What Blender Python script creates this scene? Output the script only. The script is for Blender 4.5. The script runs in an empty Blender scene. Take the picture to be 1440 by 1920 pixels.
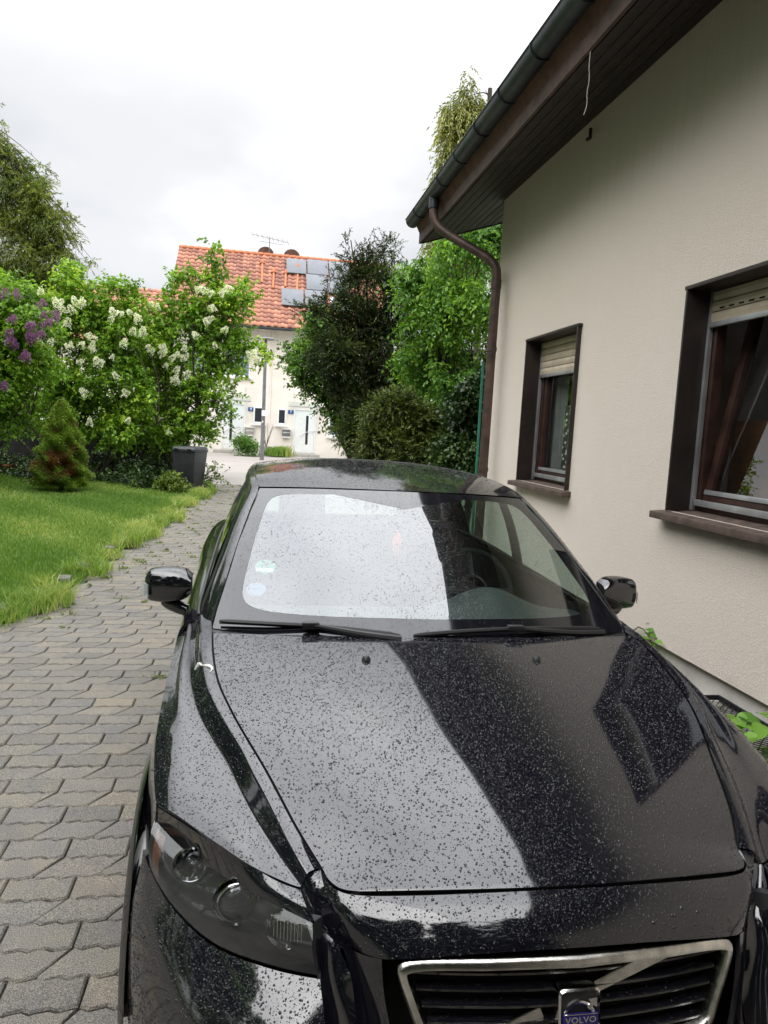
import bpy, bmesh, math, random
import numpy as np
from mathutils import Vector, Matrix

SC = bpy.context.scene
COL = SC.collection
RNG = np.random.default_rng(7)
random.seed(7)

# ------------------------------------------------------------------ camera
cam_data = bpy.data.cameras.new('camera')
cam = bpy.data.objects.new('camera', cam_data)
COL.objects.link(cam)
cam_data.sensor_fit = 'VERTICAL'
cam_data.sensor_height = 36.0
cam_data.lens = 26.25
cam_data.clip_start = 0.05
cam_data.clip_end = 2000
R_ = np.array([[0.9854993315068963, 0.0369503532684069, 0.16560718279350228],
               [-0.16031910315927994, -0.11691393112488974, 0.9801167878733271],
               [0.05557744831912222, -0.9924544342700398, -0.1092947534700126]])
m = Matrix.Identity(4)
for i in range(3):
    m[i][0] = R_[i, 0]; m[i][1] = -R_[i, 1]; m[i][2] = -R_[i, 2]
m[0][3], m[1][3], m[2][3] = 0.0, 0.0, 1.68
cam.matrix_world = m
SC.camera = cam
SC.render.resolution_x = 768
SC.render.resolution_y = 1024

# ------------------------------------------------------------------ sky and sun (overcast daylight)
SUN_EL, SUN_AZ = math.radians(48), math.radians(232)      # soft sun behind the clouds, behind and left of the viewer
SC.view_settings.view_transform = 'Standard'
SC.view_settings.look = 'None'
SC.view_settings.gamma = 1
SC.view_settings.use_curve_mapping = False
SC.view_settings.exposure = 0.95
w = bpy.data.worlds.new('World'); SC.world = w; w.use_nodes = True
nt = w.node_tree; nt.nodes.clear()
N = nt.nodes.new; L = nt.links.new
wout = N('ShaderNodeOutputWorld'); bg = N('ShaderNodeBackground'); L(bg.outputs[0], wout.inputs[0])
sky = N('ShaderNodeTexSky'); sky.sky_type = 'NISHITA'; sky.sun_disc = False
sky.sun_elevation = SUN_EL; sky.sun_rotation = SUN_AZ
skys = N('ShaderNodeVectorMath'); skys.operation = 'SCALE'; skys.inputs['Scale'].default_value = 0.10
L(sky.outputs[0], skys.inputs[0])
tc = N('ShaderNodeTexCoord')
sep = N('ShaderNodeSeparateXYZ'); L(tc.outputs['Generated'], sep.inputs[0])
def M(op, a, b=None, c=None, clamp=False):
    n = N('ShaderNodeMath'); n.operation = op; n.use_clamp = clamp
    for i, v in enumerate((a, b, c)):
        if v is None: continue
        if isinstance(v, (int, float)): n.inputs[i].default_value = v
        else: L(v, n.inputs[i])
    return n.outputs[0]
zc = M('MAXIMUM', sep.outputs['Z'], 0.0)
den = M('ADD', zc, 0.32)
cx = M('DIVIDE', sep.outputs['X'], den); cy = M('DIVIDE', sep.outputs['Y'], den)
cmb = N('ShaderNodeCombineXYZ'); L(cx, cmb.inputs[0]); L(cy, cmb.inputs[1])
n1 = N('ShaderNodeTexNoise'); n1.inputs['Scale'].default_value = 1.05; n1.inputs['Detail'].default_value = 5.0
n1.inputs['Roughness'].default_value = 0.5; L(cmb.outputs[0], n1.inputs['Vector'])
n2 = N('ShaderNodeTexNoise'); n2.inputs['Scale'].default_value = 3.6; n2.inputs['Detail'].default_value = 4.0
L(cmb.outputs[0], n2.inputs['Vector'])
nn = M('ADD', M('MULTIPLY', n1.outputs[0], 0.86), M('MULTIPLY', n2.outputs[0], 0.14))
cr = N('ShaderNodeValToRGB'); L(nn, cr.inputs[0])
cr.color_ramp.interpolation = 'EASE'
cr.color_ramp.elements[0].position = 0.36; cr.color_ramp.elements[0].color = (0.64, 0.66, 0.69, 1)
cr.color_ramp.elements[1].position = 0.60; cr.color_ramp.elements[1].color = (0.96, 0.965, 0.97, 1)
e = cr.color_ramp.elements.new(0.49); e.color = (0.79, 0.80, 0.82, 1)
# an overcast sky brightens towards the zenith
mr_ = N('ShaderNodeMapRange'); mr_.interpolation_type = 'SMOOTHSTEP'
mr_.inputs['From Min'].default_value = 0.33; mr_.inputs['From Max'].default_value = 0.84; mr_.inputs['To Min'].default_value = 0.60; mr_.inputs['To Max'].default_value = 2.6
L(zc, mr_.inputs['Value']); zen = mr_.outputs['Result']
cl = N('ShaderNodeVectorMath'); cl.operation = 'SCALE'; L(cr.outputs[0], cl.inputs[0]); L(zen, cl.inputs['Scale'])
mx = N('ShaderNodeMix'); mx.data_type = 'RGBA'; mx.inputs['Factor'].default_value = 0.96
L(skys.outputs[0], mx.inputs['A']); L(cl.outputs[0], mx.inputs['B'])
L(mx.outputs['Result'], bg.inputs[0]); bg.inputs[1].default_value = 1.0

sd = bpy.data.lights.new('sun', 'SUN'); sun = bpy.data.objects.new('sun', sd); COL.objects.link(sun)
sd.energy = 0.9; sd.angle = math.radians(66); sd.color = (1.0, 0.97, 0.92)
sdir = Vector((math.cos(SUN_EL) * math.sin(SUN_AZ), math.cos(SUN_EL) * math.cos(SUN_AZ), math.sin(SUN_EL)))
sun.rotation_euler = sdir.to_track_quat('Z', 'Y').to_euler()

# ------------------------------------------------------------------ materials
def newmat(name):
    mt = bpy.data.materials.new(name); mt.use_nodes = True
    return mt, mt.node_tree, mt.node_tree.nodes['Principled BSDF']

class NT:
    def __init__(s, nt): s.nt = nt
    def n(s, t, **kw):
        x = s.nt.nodes.new(t)
        for k, v in kw.items(): setattr(x, k, v)
        return x
    def l(s, a, b): s.nt.links.new(a, b)
    def math(s, op, a, b=None, clamp=False):
        x = s.n('ShaderNodeMath', operation=op, use_clamp=clamp)
        for i, v in enumerate((a, b)):
            if v is None: continue
            if isinstance(v, (int, float)): x.inputs[i].default_value = v
            else: s.l(v, x.inputs[i])
        return x.outputs[0]
    def noise(s, scale, detail=4, rough=.55, vec=None, dims=None):
        x = s.n('ShaderNodeTexNoise'); x.inputs['Scale'].default_value = scale
        x.inputs['Detail'].default_value = detail; x.inputs['Roughness'].default_value = rough
        if vec is not None: s.l(vec, x.inputs['Vector'])
        return x.outputs[0]
    def coords(s, scale=(1, 1, 1)):
        t = s.n('ShaderNodeTexCoord'); mp = s.n('ShaderNodeMapping'); mp.inputs['Scale'].default_value = scale
        s.l(t.outputs['Object'], mp.inputs[0]); return mp.outputs[0]
    def ramp(s, fac, stops):
        x = s.n('ShaderNodeValToRGB'); s.l(fac, x.inputs[0]); cr = x.color_ramp
        while len(cr.elements) < len(stops): cr.elements.new(0.5)
        for e, (p, c) in zip(cr.elements, stops):
            e.position = p; e.color = (*c, 1) if len(c) == 3 else c
        return x.outputs[0]
    def mix(s, f, a, b, mode='MIX'):
        x = s.n('ShaderNodeMix', data_type='RGBA', blend_type=mode)
        for k, v in (('Factor', f), ('A', a), ('B', b)):
            if isinstance(v, (int, float)): x.inputs[k].default_value = v
            elif isinstance(v, tuple): x.inputs[k].default_value = (*v, 1) if len(v) == 3 else v
            else: s.l(v, x.inputs[k])
        return x.outputs['Result']
    def bump(s, h, strength, dist, normal=None):
        b = s.n('ShaderNodeBump'); b.inputs['Strength'].default_value = strength; b.inputs['Distance'].default_value = dist
        s.l(h, b.inputs['Height'])
        if normal is not None: s.l(normal, b.inputs['Normal'])
        return b.outputs[0]

def simple(name, col, rough=.5, metal=0., ior=1.5, var=.12, vscale=6, bump=0., bscale=80, bdist=.002, spec=None):
    mt, t, p = newmat(name); g = NT(t)
    p.inputs['Roughness'].default_value = rough; p.inputs['Metallic'].default_value = metal; p.inputs['IOR'].default_value = ior
    if var > 0:
        c = g.coords(); nz = g.noise(vscale, 5, .6, c)
        lo = tuple(max(0, x * (1 - var * 1.6)) for x in col); hi = tuple(min(1, x * (1 + var * 1.6)) for x in col)
        g.l(g.ramp(nz, [(.3, lo), (.7, hi)]), p.inputs['Base Color'])
        g.l(g.math('ADD', g.math('MULTIPLY', g.noise(vscale * 3, 3, .6, c), .18), max(rough - .09, 0.0)), p.inputs['Roughness'])
    else: p.inputs['Base Color'].default_value = (*col, 1)
    if bump > 0:
        g.l(g.bump(g.noise(bscale, 3, .6, g.coords()), bump, bdist), p.inputs['Normal'])
    return mt

MT = {}
# black metallic paint under a wet clear coat; the tiniest drops are relief, larger ones are built
def paint():
    mt, t, p = newmat('black_car_paint'); g = NT(t)
    c = g.coords()
    geo = g.n('ShaderNodeNewGeometry')
    sp = g.n('ShaderNodeSeparateXYZ'); g.l(c, sp.inputs[0])
    # road dust lies on the low flanks, film of dirt
    dn = g.noise(9, 5, .6, c)
    low = g.math('MULTIPLY', g.math('SUBTRACT', .62, sp.outputs['Z'], clamp=True), 2.2, clamp=True)
    dust = g.math('MULTIPLY', low, g.math('SUBTRACT', g.math('MULTIPLY', dn, 2.4), .7, clamp=True), clamp=True)
    g.l(g.mix(dust, (.0045, .0045, .0075), (.045, .034, .026)), p.inputs['Base Color'])
    p.inputs['IOR'].default_value = 1.86
    g.l(g.math('ADD', .035, g.math('ADD', g.math('MULTIPLY', dust, .25), g.math('MULTIPLY', g.noise(40, 3, .5, c), .03))), p.inputs['Roughness'])
    v = g.n('ShaderNodeTexVoronoi'); v.inputs['Scale'].default_value = 430; g.l(c, v.inputs['Vector'])
    h = g.math('SUBTRACT', .27, v.outputs['Distance'], clamp=True)
    vr = g.n('ShaderNodeSeparateColor'); g.l(v.outputs['Color'], vr.inputs[0])
    h = g.math('MULTIPLY', h, g.math('GREATER_THAN', vr.outputs[0], .62))
    g.l(g.bump(h, .45, .0016), p.inputs['Normal'])
    return mt
MT['paint'] = paint()
def paintplain():
    mt, t, p = newmat('black_car_paint_dry'); g = NT(t)
    p.inputs['Base Color'].default_value = (.0045, .0045, .0065, 1); p.inputs['IOR'].default_value = 1.9
    g.l(g.math('ADD', .03, g.math('MULTIPLY', g.noise(30, 3, .5, g.coords()), .04)), p.inputs['Roughness'])
    return mt
MT['paint2'] = paintplain()
MT['trim'] = simple('black_plastic_trim', (.012, .012, .013), .45, bump=.2, bscale=300, bdist=.0006)
MT['rubber'] = simple('black_rubber', (.010, .010, .011), .6)
MT['gap'] = simple('dark_gap', (.002, .002, .002), .9, var=0)
MT['chrome'] = simple('chrome', (.66, .64, .60), .16, 1.0, var=.25, vscale=22, bump=.35, bscale=420, bdist=.0012)
MT['chromeclean'] = simple('badge_chrome', (.62, .61, .60), .12, 1.0, var=.1, vscale=80)
MT['frit'] = simple('black_glass_border', (.006, .006, .008), .06, ior=1.74, var=0)
MT['projlens'] = simple('projector_lens', (.035, .038, .04), .04, ior=2.0, var=0)
MT['alloy'] = simple('alloy_wheel', (.42, .42, .43), .3, 1.0)
MT['interior'] = simple('car_interior_plastic', (.010, .011, .012), .55, bump=.2, bscale=400, bdist=.0005)
MT['dash'] = simple('dashboard_plastic', (.045, .052, .052), .6, bump=.2, bscale=400, bdist=.0005)
MT['liner'] = simple('pillar_lining', (.22, .23, .22), .8)
MT['fabric'] = simple('seat_fabric', (.012, .012, .013), .9, bump=.4, bscale=500, bdist=.0008)
MT['amber'] = simple('amber_lens', (.16, .050, .022), .15, var=.05)
MT['reflector'] = simple('reflector_silver', (.60, .61, .62), .12, 1.0, var=.1, vscale=30)
MT['lampdark'] = simple('headlight_housing', (.045, .045, .048), .35, .4)
MT['badgeblue'] = simple('badge_blue', (.015, .012, .12), .25, var=0)
MT['red'] = simple('red_ornament', (.65, .10, .04), .5, var=0)
MT['green_sticker'] = simple('green_sticker', (.02, .16, .08), .5, var=0)
MT['blue_sticker'] = simple('blue_sticker', (.03, .06, .16), .5, var=0)
MT['white_print'] = simple('white_print', (.8, .8, .8), .5, var=0)
MT['black_print'] = simple('black_print', (.01, .01, .01), .5, var=0)

def glassmat(name, tint, ior, add, rough=0.0, bumpdrops=True, haze=0.):
    mt, t, p = newmat(name); g = NT(t); out = t.nodes['Material Output']
    t.nodes.remove(p)
    tr = g.n('ShaderNodeBsdfTransparent'); tr.inputs[0].default_value = (*tint, 1)
    gl = g.n('ShaderNodeBsdfGlossy'); gl.inputs['Roughness'].default_value = rough; gl.inputs[0].default_value = (.97, .985, 1.0, 1)
    lw = g.n('ShaderNodeLayerWeight'); lw.inputs[0].default_value = .5      # Schlick reflectance, the same from both sides
    if bumpdrops:
        c = g.coords(); v = g.n('ShaderNodeTexVoronoi'); v.inputs['Scale'].default_value = 380; g.l(c, v.inputs['Vector'])
        h = g.math('SUBTRACT', .34, v.outputs['Distance'], clamp=True)
        vr = g.n('ShaderNodeSeparateColor'); g.l(v.outputs['Color'], vr.inputs[0])
        h = g.math('MULTIPLY', h, g.math('GREATER_THAN', vr.outputs[0], .66))
        nb = g.bump(h, .3, .002); g.l(nb, gl.inputs['Normal'])
    f = g.math('ADD', add, g.math('MULTIPLY', g.math('POWER', lw.outputs['Facing'], 5), 1 - add), clamp=True)
    mxs = g.n('ShaderNodeMixShader'); g.l(f, mxs.inputs[0]); g.l(tr.outputs[0], mxs.inputs[1]); g.l(gl.outputs[0], mxs.inputs[2])
    if haze:
        df = g.n('ShaderNodeBsdfDiffuse'); df.inputs[0].default_value = (.55, .53, .50, 1); m2 = g.n('ShaderNodeMixShader')
        g.l(g.math('MULTIPLY', g.noise(28, 4, .6, g.coords()), haze * 2), m2.inputs[0]); g.l(mxs.outputs[0], m2.inputs[1]); g.l(df.outputs[0], m2.inputs[2]); g.l(m2.outputs[0], out.inputs[0])
    else: g.l(mxs.outputs[0], out.inputs[0])
    return mt
MT['windshield'] = glassmat('windscreen_glass', (.74, .84, .80), 1.5, .20)
MT['carglass'] = glassmat('side_window_glass', (.60, .70, .66), 1.5, .09, bumpdrops=False)
MT['lampglass'] = glassmat('headlight_lens', (.62, .63, .64), 1.5, .055, haze=.035)
MT['pane'] = glassmat('window_pane', (.75, .78, .77), 1.5, .14, bumpdrops=False)
MT['canopyglass'] = glassmat('canopy_glass', (.88, .93, .92), 1.5, .08, bumpdrops=False)

def water():
    mt, t, p = newmat('water_drop'); g = NT(t)
    p.inputs['Base Color'].default_value = (.006, .006, .008, 1); p.inputs['Roughness'].default_value = .02
    p.inputs['IOR'].default_value = 1.55
    return mt
MT['water'] = water()

def render_wall():
    mt, t, p = newmat('coarse_cream_render'); g = NT(t)
    c = g.coords()
    st = g.noise(5.0, 6, .65, g.coords((1, 8, .25)))       # streaks that run down the wall
    big = g.noise(.55, 4, .6, c)
    sp = g.n('ShaderNodeSeparateXYZ'); g.l(c, sp.inputs[0])
    up = g.math('MULTIPLY', g.math('SUBTRACT', sp.outputs['Z'], 2.0, clamp=False), .42, clamp=True)   # stains strengthen upwards, with shade of the eaves put into the colour
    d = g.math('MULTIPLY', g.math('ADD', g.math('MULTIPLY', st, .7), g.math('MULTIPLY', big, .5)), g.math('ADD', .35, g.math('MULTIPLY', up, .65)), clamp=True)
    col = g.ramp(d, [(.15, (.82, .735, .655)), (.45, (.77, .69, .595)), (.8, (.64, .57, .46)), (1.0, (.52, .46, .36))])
    grit = g.noise(210, 4, .8, c)
    dots = g.n('ShaderNodeTexVoronoi'); dots.inputs['Scale'].default_value = 110; g.l(c, dots.inputs['Vector'])
    dd = g.math('LESS_THAN', dots.outputs['Distance'], .17)
    col = g.mix(g.math('MULTIPLY', dd, .42), col, (.22, .19, .15))
    col = g.mix(.55, col, g.ramp(grit, [(.36, (.35, .35, .35)), (.6, (1.05, 1.05, 1.05))]), 'MULTIPLY')
    g.l(col, p.inputs['Base Color']); p.inputs['Roughness'].default_value = .92; p.inputs['Specular IOR Level'].default_value = .2
    h = g.math('ADD', grit, g.math('MULTIPLY', dots.outputs['Distance'], .3))
    g.l(g.bump(h, .8, .0035), p.inputs['Normal'])
    return mt
MT['wall'] = render_wall()
MT['plinth'] = simple('painted_plinth', (.62, .59, .54), .8, var=.14, vscale=3, bump=.25, bscale=60, bdist=.003)
MT['brown_metal'] = simple('dark_brown_sheet_metal', (.026, .017, .014), .5, var=.22, vscale=8, bump=.1, bscale=50)
MT['brown_sill'] = simple('weathered_brown_sill', (.085, .058, .045), .75, var=.3, vscale=14, bump=.4, bscale=120, bdist=.0015)
MT['brown_wood'] = simple('dark_stained_wood', (.016, .009, .008), .7, var=.3, vscale=10, bump=.4, bscale=60, bdist=.002)
MT['fascia'] = simple('weathered_fascia_wood', (.060, .034, .026), .75, var=.35, vscale=7, bump=.5, bscale=50, bdist=.003)
MT['redwood'] = simple('reddish_window_wood', (.042, .018, .013), .45, var=.3, vscale=9)
MT['alu'] = simple('aluminium_profile', (.50, .50, .52), .4, .7, var=.15)
MT['shutter'] = simple('cream_shutter_slat', (.55, .46, .35), .6, var=.10)
MT['zinc'] = simple('weathered_zinc', (.040, .050, .054), .45, .4, var=.28, vscale=5, bump=.12, bscale=25)
MT['pipe'] = simple('oxidised_copper_brown', (.085, .055, .045), .5, .3, var=.35, vscale=7, bump=.1, bscale=25)
MT['roof_dark'] = simple('dark_roof_tile', (.10, .045, .03), .8, var=.3)
MT['room'] = simple('room_wall', (.62, .62, .62), .9)
MT['roomwood'] = simple('room_cupboard', (.22, .09, .03), .5, var=.35, vscale=7)
MT['roomdark'] = simple('room_dark', (.05, .045, .04), .8)
def lace():
    mt, t, p = newmat('lace_curtain'); g = NT(t); c = g.coords(); v = g.n('ShaderNodeTexVoronoi'); v.inputs['Scale'].default_value = 26; g.l(c, v.inputs['Vector'])
    k = g.math('GREATER_THAN', g.math('ADD', v.outputs['Distance'], g.math('MULTIPLY', g.noise(60, 3, .6, c), .5)), .60)
    g.l(g.mix(k, (.62, .63, .64), (.05, .055, .055)), p.inputs['Base Color']); p.inputs['Roughness'].default_value = .9
    return mt
MT['lace'] = lace()
MT['clearlens'] = simple('clear_indicator_lens', (.50, .52, .53), .18, var=.3, vscale=90)
MT['smear'] = simple('white_smear', (.6, .6, .56), .6, var=0)
MT['sticker_white'] = simple('sticker_white', (.35, .36, .35), .5, var=0)
MT['string'] = simple('pale_string', (.6, .56, .5), .9, var=.1)
MT['greenpole'] = simple('green_coated_steel', (.02, .17, .12), .5)
MT['binplastic'] = simple('anthracite_bin_plastic', (.022, .024, .028), .5, var=.2, bump=.15, bscale=200, bdist=.001)
MT['terracotta'] = simple('terracotta', (.34, .10, .05), .8)
MT['darkfence'] = simple('dark_weathered_board', (.022, .021, .024), .85, var=.35, vscale=6, bump=.4, bscale=40)
MT['stone'] = simple('edging_stone', (.10, .095, .08), .9, var=.3, vscale=14, bump=.6, bscale=40, bdist=.01)
MT['farwall'] = simple('cream_house_render', (.80, .735, .665), .9, var=.06, vscale=1.2)
MT['white'] = simple('white_painted_frame', (.80, .80, .80), .45, var=.03)
MT['darkglass'] = simple('dark_window_glass', (.035, .04, .05), .08, ior=1.6, var=.1)
MT['greyblind'] = simple('grey_blind', (.20, .24, .29), .5, var=.1)
MT['concrete'] = simple('grey_concrete', (.34, .32, .29), .9, var=.14, bump=.3, bscale=40)
MT['steel'] = simple('galvanised_lamp_steel', (.17, .17, .18), .5, .3, var=.15)
MT['signblue'] = simple('house_number_blue', (.02, .08, .30), .4, var=0)
MT['darkbox'] = simple('dark_cladding', (.05, .05, .065), .6)
MT['solar'] = simple('solar_glass', (.10, .11, .13), .42, var=.10, vscale=2)
MT['orange'] = simple('orange_clay', (.46, .16, .07), .8, var=.12)

def tile():
    mt, t, p = newmat('clay_roof_tile'); g = NT(t); geo = g.n('ShaderNodeNewGeometry')
    c = g.coords()
    b = g.ramp(geo.outputs['Random Per Island'], [(.0, (.27, .105, .070)), (.5, (.38, .155, .095)), (1., (.50, .215, .125))])
    b = g.mix(.5, b, g.ramp(g.noise(1.0, 4, .6, c), [(.3, (.62, .55, .55)), (.7, (1, 1, 1))]), 'MULTIPLY')
    g.l(b, p.inputs['Base Color']); p.inputs['Roughness'].default_value = .55
    return mt
MT['tile'] = tile()

def paver():
    mt, t, p = newmat('concrete_paver'); g = NT(t); geo = g.n('ShaderNodeNewGeometry'); oi = g.n('ShaderNodeObjectInfo')
    tcn = g.n('ShaderNodeTexCoord')
    mp = g.n('ShaderNodeVectorMath', operation='ADD')
    g.l(geo.outputs['Position'], mp.inputs[0]); c = mp.outputs[0]
    r = g.math('FRACT', g.math('ADD', geo.outputs['Random Per Island'], oi.outputs['Random']))
    tone = g.ramp(r, [(0, (.120, .115, .110)), (.35, (.150, .141, .128)), (.6, (.170, .158, .138)), (.82, (.138, .133, .132)), (1, (.190, .168, .136))])
    blot = g.noise(9, 4, .6, c)
    col = g.mix(.55, tone, g.ramp(blot, [(.32, (.62, .62, .64)), (.68, (1.25, 1.18, 1.0))]), 'MULTIPLY')
    gr = g.noise(260, 2, .7, c)
    col = g.mix(.95, col, g.ramp(gr, [(.36, (.35, .35, .35)), (.5, (1, 1, 1)), (.64, (2.0, 1.95, 1.85))]), 'MULTIPLY')
    moss = g.math('MULTIPLY', g.math('SUBTRACT', g.noise(1.1, 5, .65, c), .50, clamp=True), 3.0, clamp=True)
    col = g.mix(g.math('MULTIPLY', moss, .35), col, (.19, .165, .10))
    big = g.noise(.45, 3, .5, c)
    col = g.mix(.5, col, g.ramp(big, [(.35, (.80, .80, .80)), (.7, (1.15, 1.13, 1.1))]), 'MULTIPLY')
    g.l(col, p.inputs['Base Color'])
    g.l(g.ramp(blot, [(.3, (.55,) * 3), (.7, (.85,) * 3)]), p.inputs['Roughness'])
    g.l(g.bump(g.math('ADD', gr, g.math('MULTIPLY', g.noise(70, 3, .6, c), .8)), .8, .005), p.inputs['Normal'])
    return mt
MT['paver'] = paver()

def ground(name, stops, scale, bs=60, bump=.4):
    mt, t, p = newmat(name); g = NT(t); c = g.coords()
    n = g.math('ADD', g.math('MULTIPLY', g.noise(scale, 6, .65, c), .7), g.math('MULTIPLY', g.noise(scale * 9, 4, .6, c), .3))
    g.l(g.ramp(n, stops), p.inputs['Base Color']); p.inputs['Roughness'].default_value = .85
    g.l(g.bump(g.noise(bs, 4, .6, c), bump, .01), p.inputs['Normal'])
    return mt
MT['soil'] = ground('joint_sand', [(.35, (.018, .016, .012)), (.6, (.035, .032, .02))], 2)
MT['lawn'] = ground('lawn_soil', [(.3, (.035, .075, .018)), (.7, (.06, .12, .03))], 1.5)
MT['asphalt'] = ground('worn_asphalt', [(.3, (.235, .215, .20)), (.7, (.33, .30, .275))], .5, 90, .3)
MT['farground'] = ground('garden_ground', [(.3, (.05, .075, .03)), (.7, (.09, .10, .05))], .4)

def leaf(name, c0, c1, c2, trans=.35, rough=.45):
    """c0..c2: leaf colours from old to young; each leaf carries its own tint value"""
    mt, t, p = newmat(name); g = NT(t); out = t.nodes['Material Output']
    at = g.n('ShaderNodeAttribute'); at.attribute_name = 'tint'
    col = g.ramp(at.outputs['Fac'], [(0, c0), (.55, c1), (1, c2)])
    g.l(col, p.inputs['Base Color']); p.inputs['Roughness'].default_value = rough
    p.inputs['Specular IOR Level'].default_value = .35
    tl = g.n('ShaderNodeBsdfTranslucent')
    g.l(g.mix(.6, col, (1.5, 1.6, .5), 'MULTIPLY'), tl.inputs[0])
    ms = g.n('ShaderNodeMixShader'); ms.inputs[0].default_value = trans
    g.l(p.outputs[0], ms.inputs[1]); g.l(tl.outputs[0], ms.inputs[2]); g.l(ms.outputs[0], out.inputs[0])
    return mt
MT['lilac'] = leaf('lilac_leaf', (.07, .15, .015), (.19, .35, .03), (.46, .60, .07))
MT['yew'] = leaf('yew_needle', (.013, .025, .007), (.034, .056, .013), (.13, .17, .035), .18)
MT['snow'] = leaf('shrub_leaf', (.05, .12, .018), (.11, .23, .03), (.26, .42, .06))
MT['dogwood'] = leaf('bright_shrub_leaf', (.04, .11, .014), (.11, .24, .028), (.34, .50, .055))
MT['ivy'] = leaf('ivy_leaf', (.012, .030, .008), (.028, .06, .014), (.10, .16, .035), .15, .3)
MT['cypress'] = leaf('cypress_spray', (.07, .10, .025), (.17, .19, .045), (.38, .38, .11), .3)
MT['spruce'] = leaf('thuja_spray', (.075, .11, .02), (.16, .21, .04), (.32, .34, .07), .35)
MT['dwarf'] = leaf('dwarf_spruce_needle', (.15, .06, .025), (.09, .17, .025), (.30, .42, .05), .25)
MT['grass'] = leaf('grass_blade', (.09, .165, .030), (.15, .27, .042), (.42, .44, .15), .38, .5)
MT['weed'] = leaf('weed_leaf', (.06, .09, .015), (.12, .18, .02), (.24, .28, .04), .3)
MT['vine'] = leaf('vine_leaf', (.06, .16, .02), (.12, .28, .035), (.22, .40, .06), .3)
MT['whiteflower'] = leaf('white_lilac_blossom', (.62, .62, .50), (.78, .78, .70), (.86, .86, .82), .3)
MT['purpleflower'] = leaf('purple_lilac_blossom', (.16, .05, .17), (.28, .11, .30), (.42, .22, .42), .3)
MT['bark'] = simple('bark', (.050, .038, .028), .9, var=.35, vscale=12, bump=.6, bscale=40, bdist=.01)

# ------------------------------------------------------------------ object helpers
def tag(o, label=None, cat=None, group=None, kind=None):
    if label: o['label'] = label
    if cat: o['category'] = cat
    if group: o['group'] = group
    if kind: o['kind'] = kind
    return o

def thing(name, label, cat, loc=(0, 0, 0), rotz=0, group=None):
    o = bpy.data.objects.new(name, None); COL.objects.link(o)
    o.location = loc; o.rotation_euler = (0, 0, rotz); o.empty_display_size = .2
    tag(o, label, cat, group); o['_org'] = tuple(float(v) for v in loc)
    return o

def link(name, me, parent=None, m=None):
    o = bpy.data.objects.new(name, me); COL.objects.link(o)
    if parent is not None: o.parent = parent
    if m is not None and not me.materials: me.materials.append(m)
    return o

def npmesh(name, V, F, m=None, smooth=False, tint=None, sharp=None):
    """V (n,3), F (m,k) all faces with k corners, or a list of faces"""
    me = bpy.data.meshes.new(name)
    V = np.asarray(V, dtype=np.float32)
    if isinstance(F, np.ndarray):
        nf, k = F.shape
        me.vertices.add(len(V)); me.vertices.foreach_set('co', V.ravel())
        me.loops.add(nf * k); me.loops.foreach_set('vertex_index', F.astype(np.int32).ravel())
        me.polygons.add(nf)
        me.polygons.foreach_set('loop_start', np.arange(0, nf * k, k, dtype=np.int32))
        me.polygons.foreach_set('loop_total', np.full(nf, k, dtype=np.int32))
        me.update(calc_edges=True)
    else:
        me.from_pydata(V.tolist(), [], F); me.update()
    if tint is not None:
        a = me.attributes.new('tint', 'FLOAT', 'POINT'); a.data.foreach_set('value', np.asarray(tint, dtype=np.float32))
    if smooth:
        me.polygons.foreach_set('use_smooth', [True] * len(me.polygons))
        if sharp: me.set_sharp_from_angle(angle=math.radians(sharp))
    if m is not None: me.materials.append(m)
    me.validate()
    return me

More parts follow.
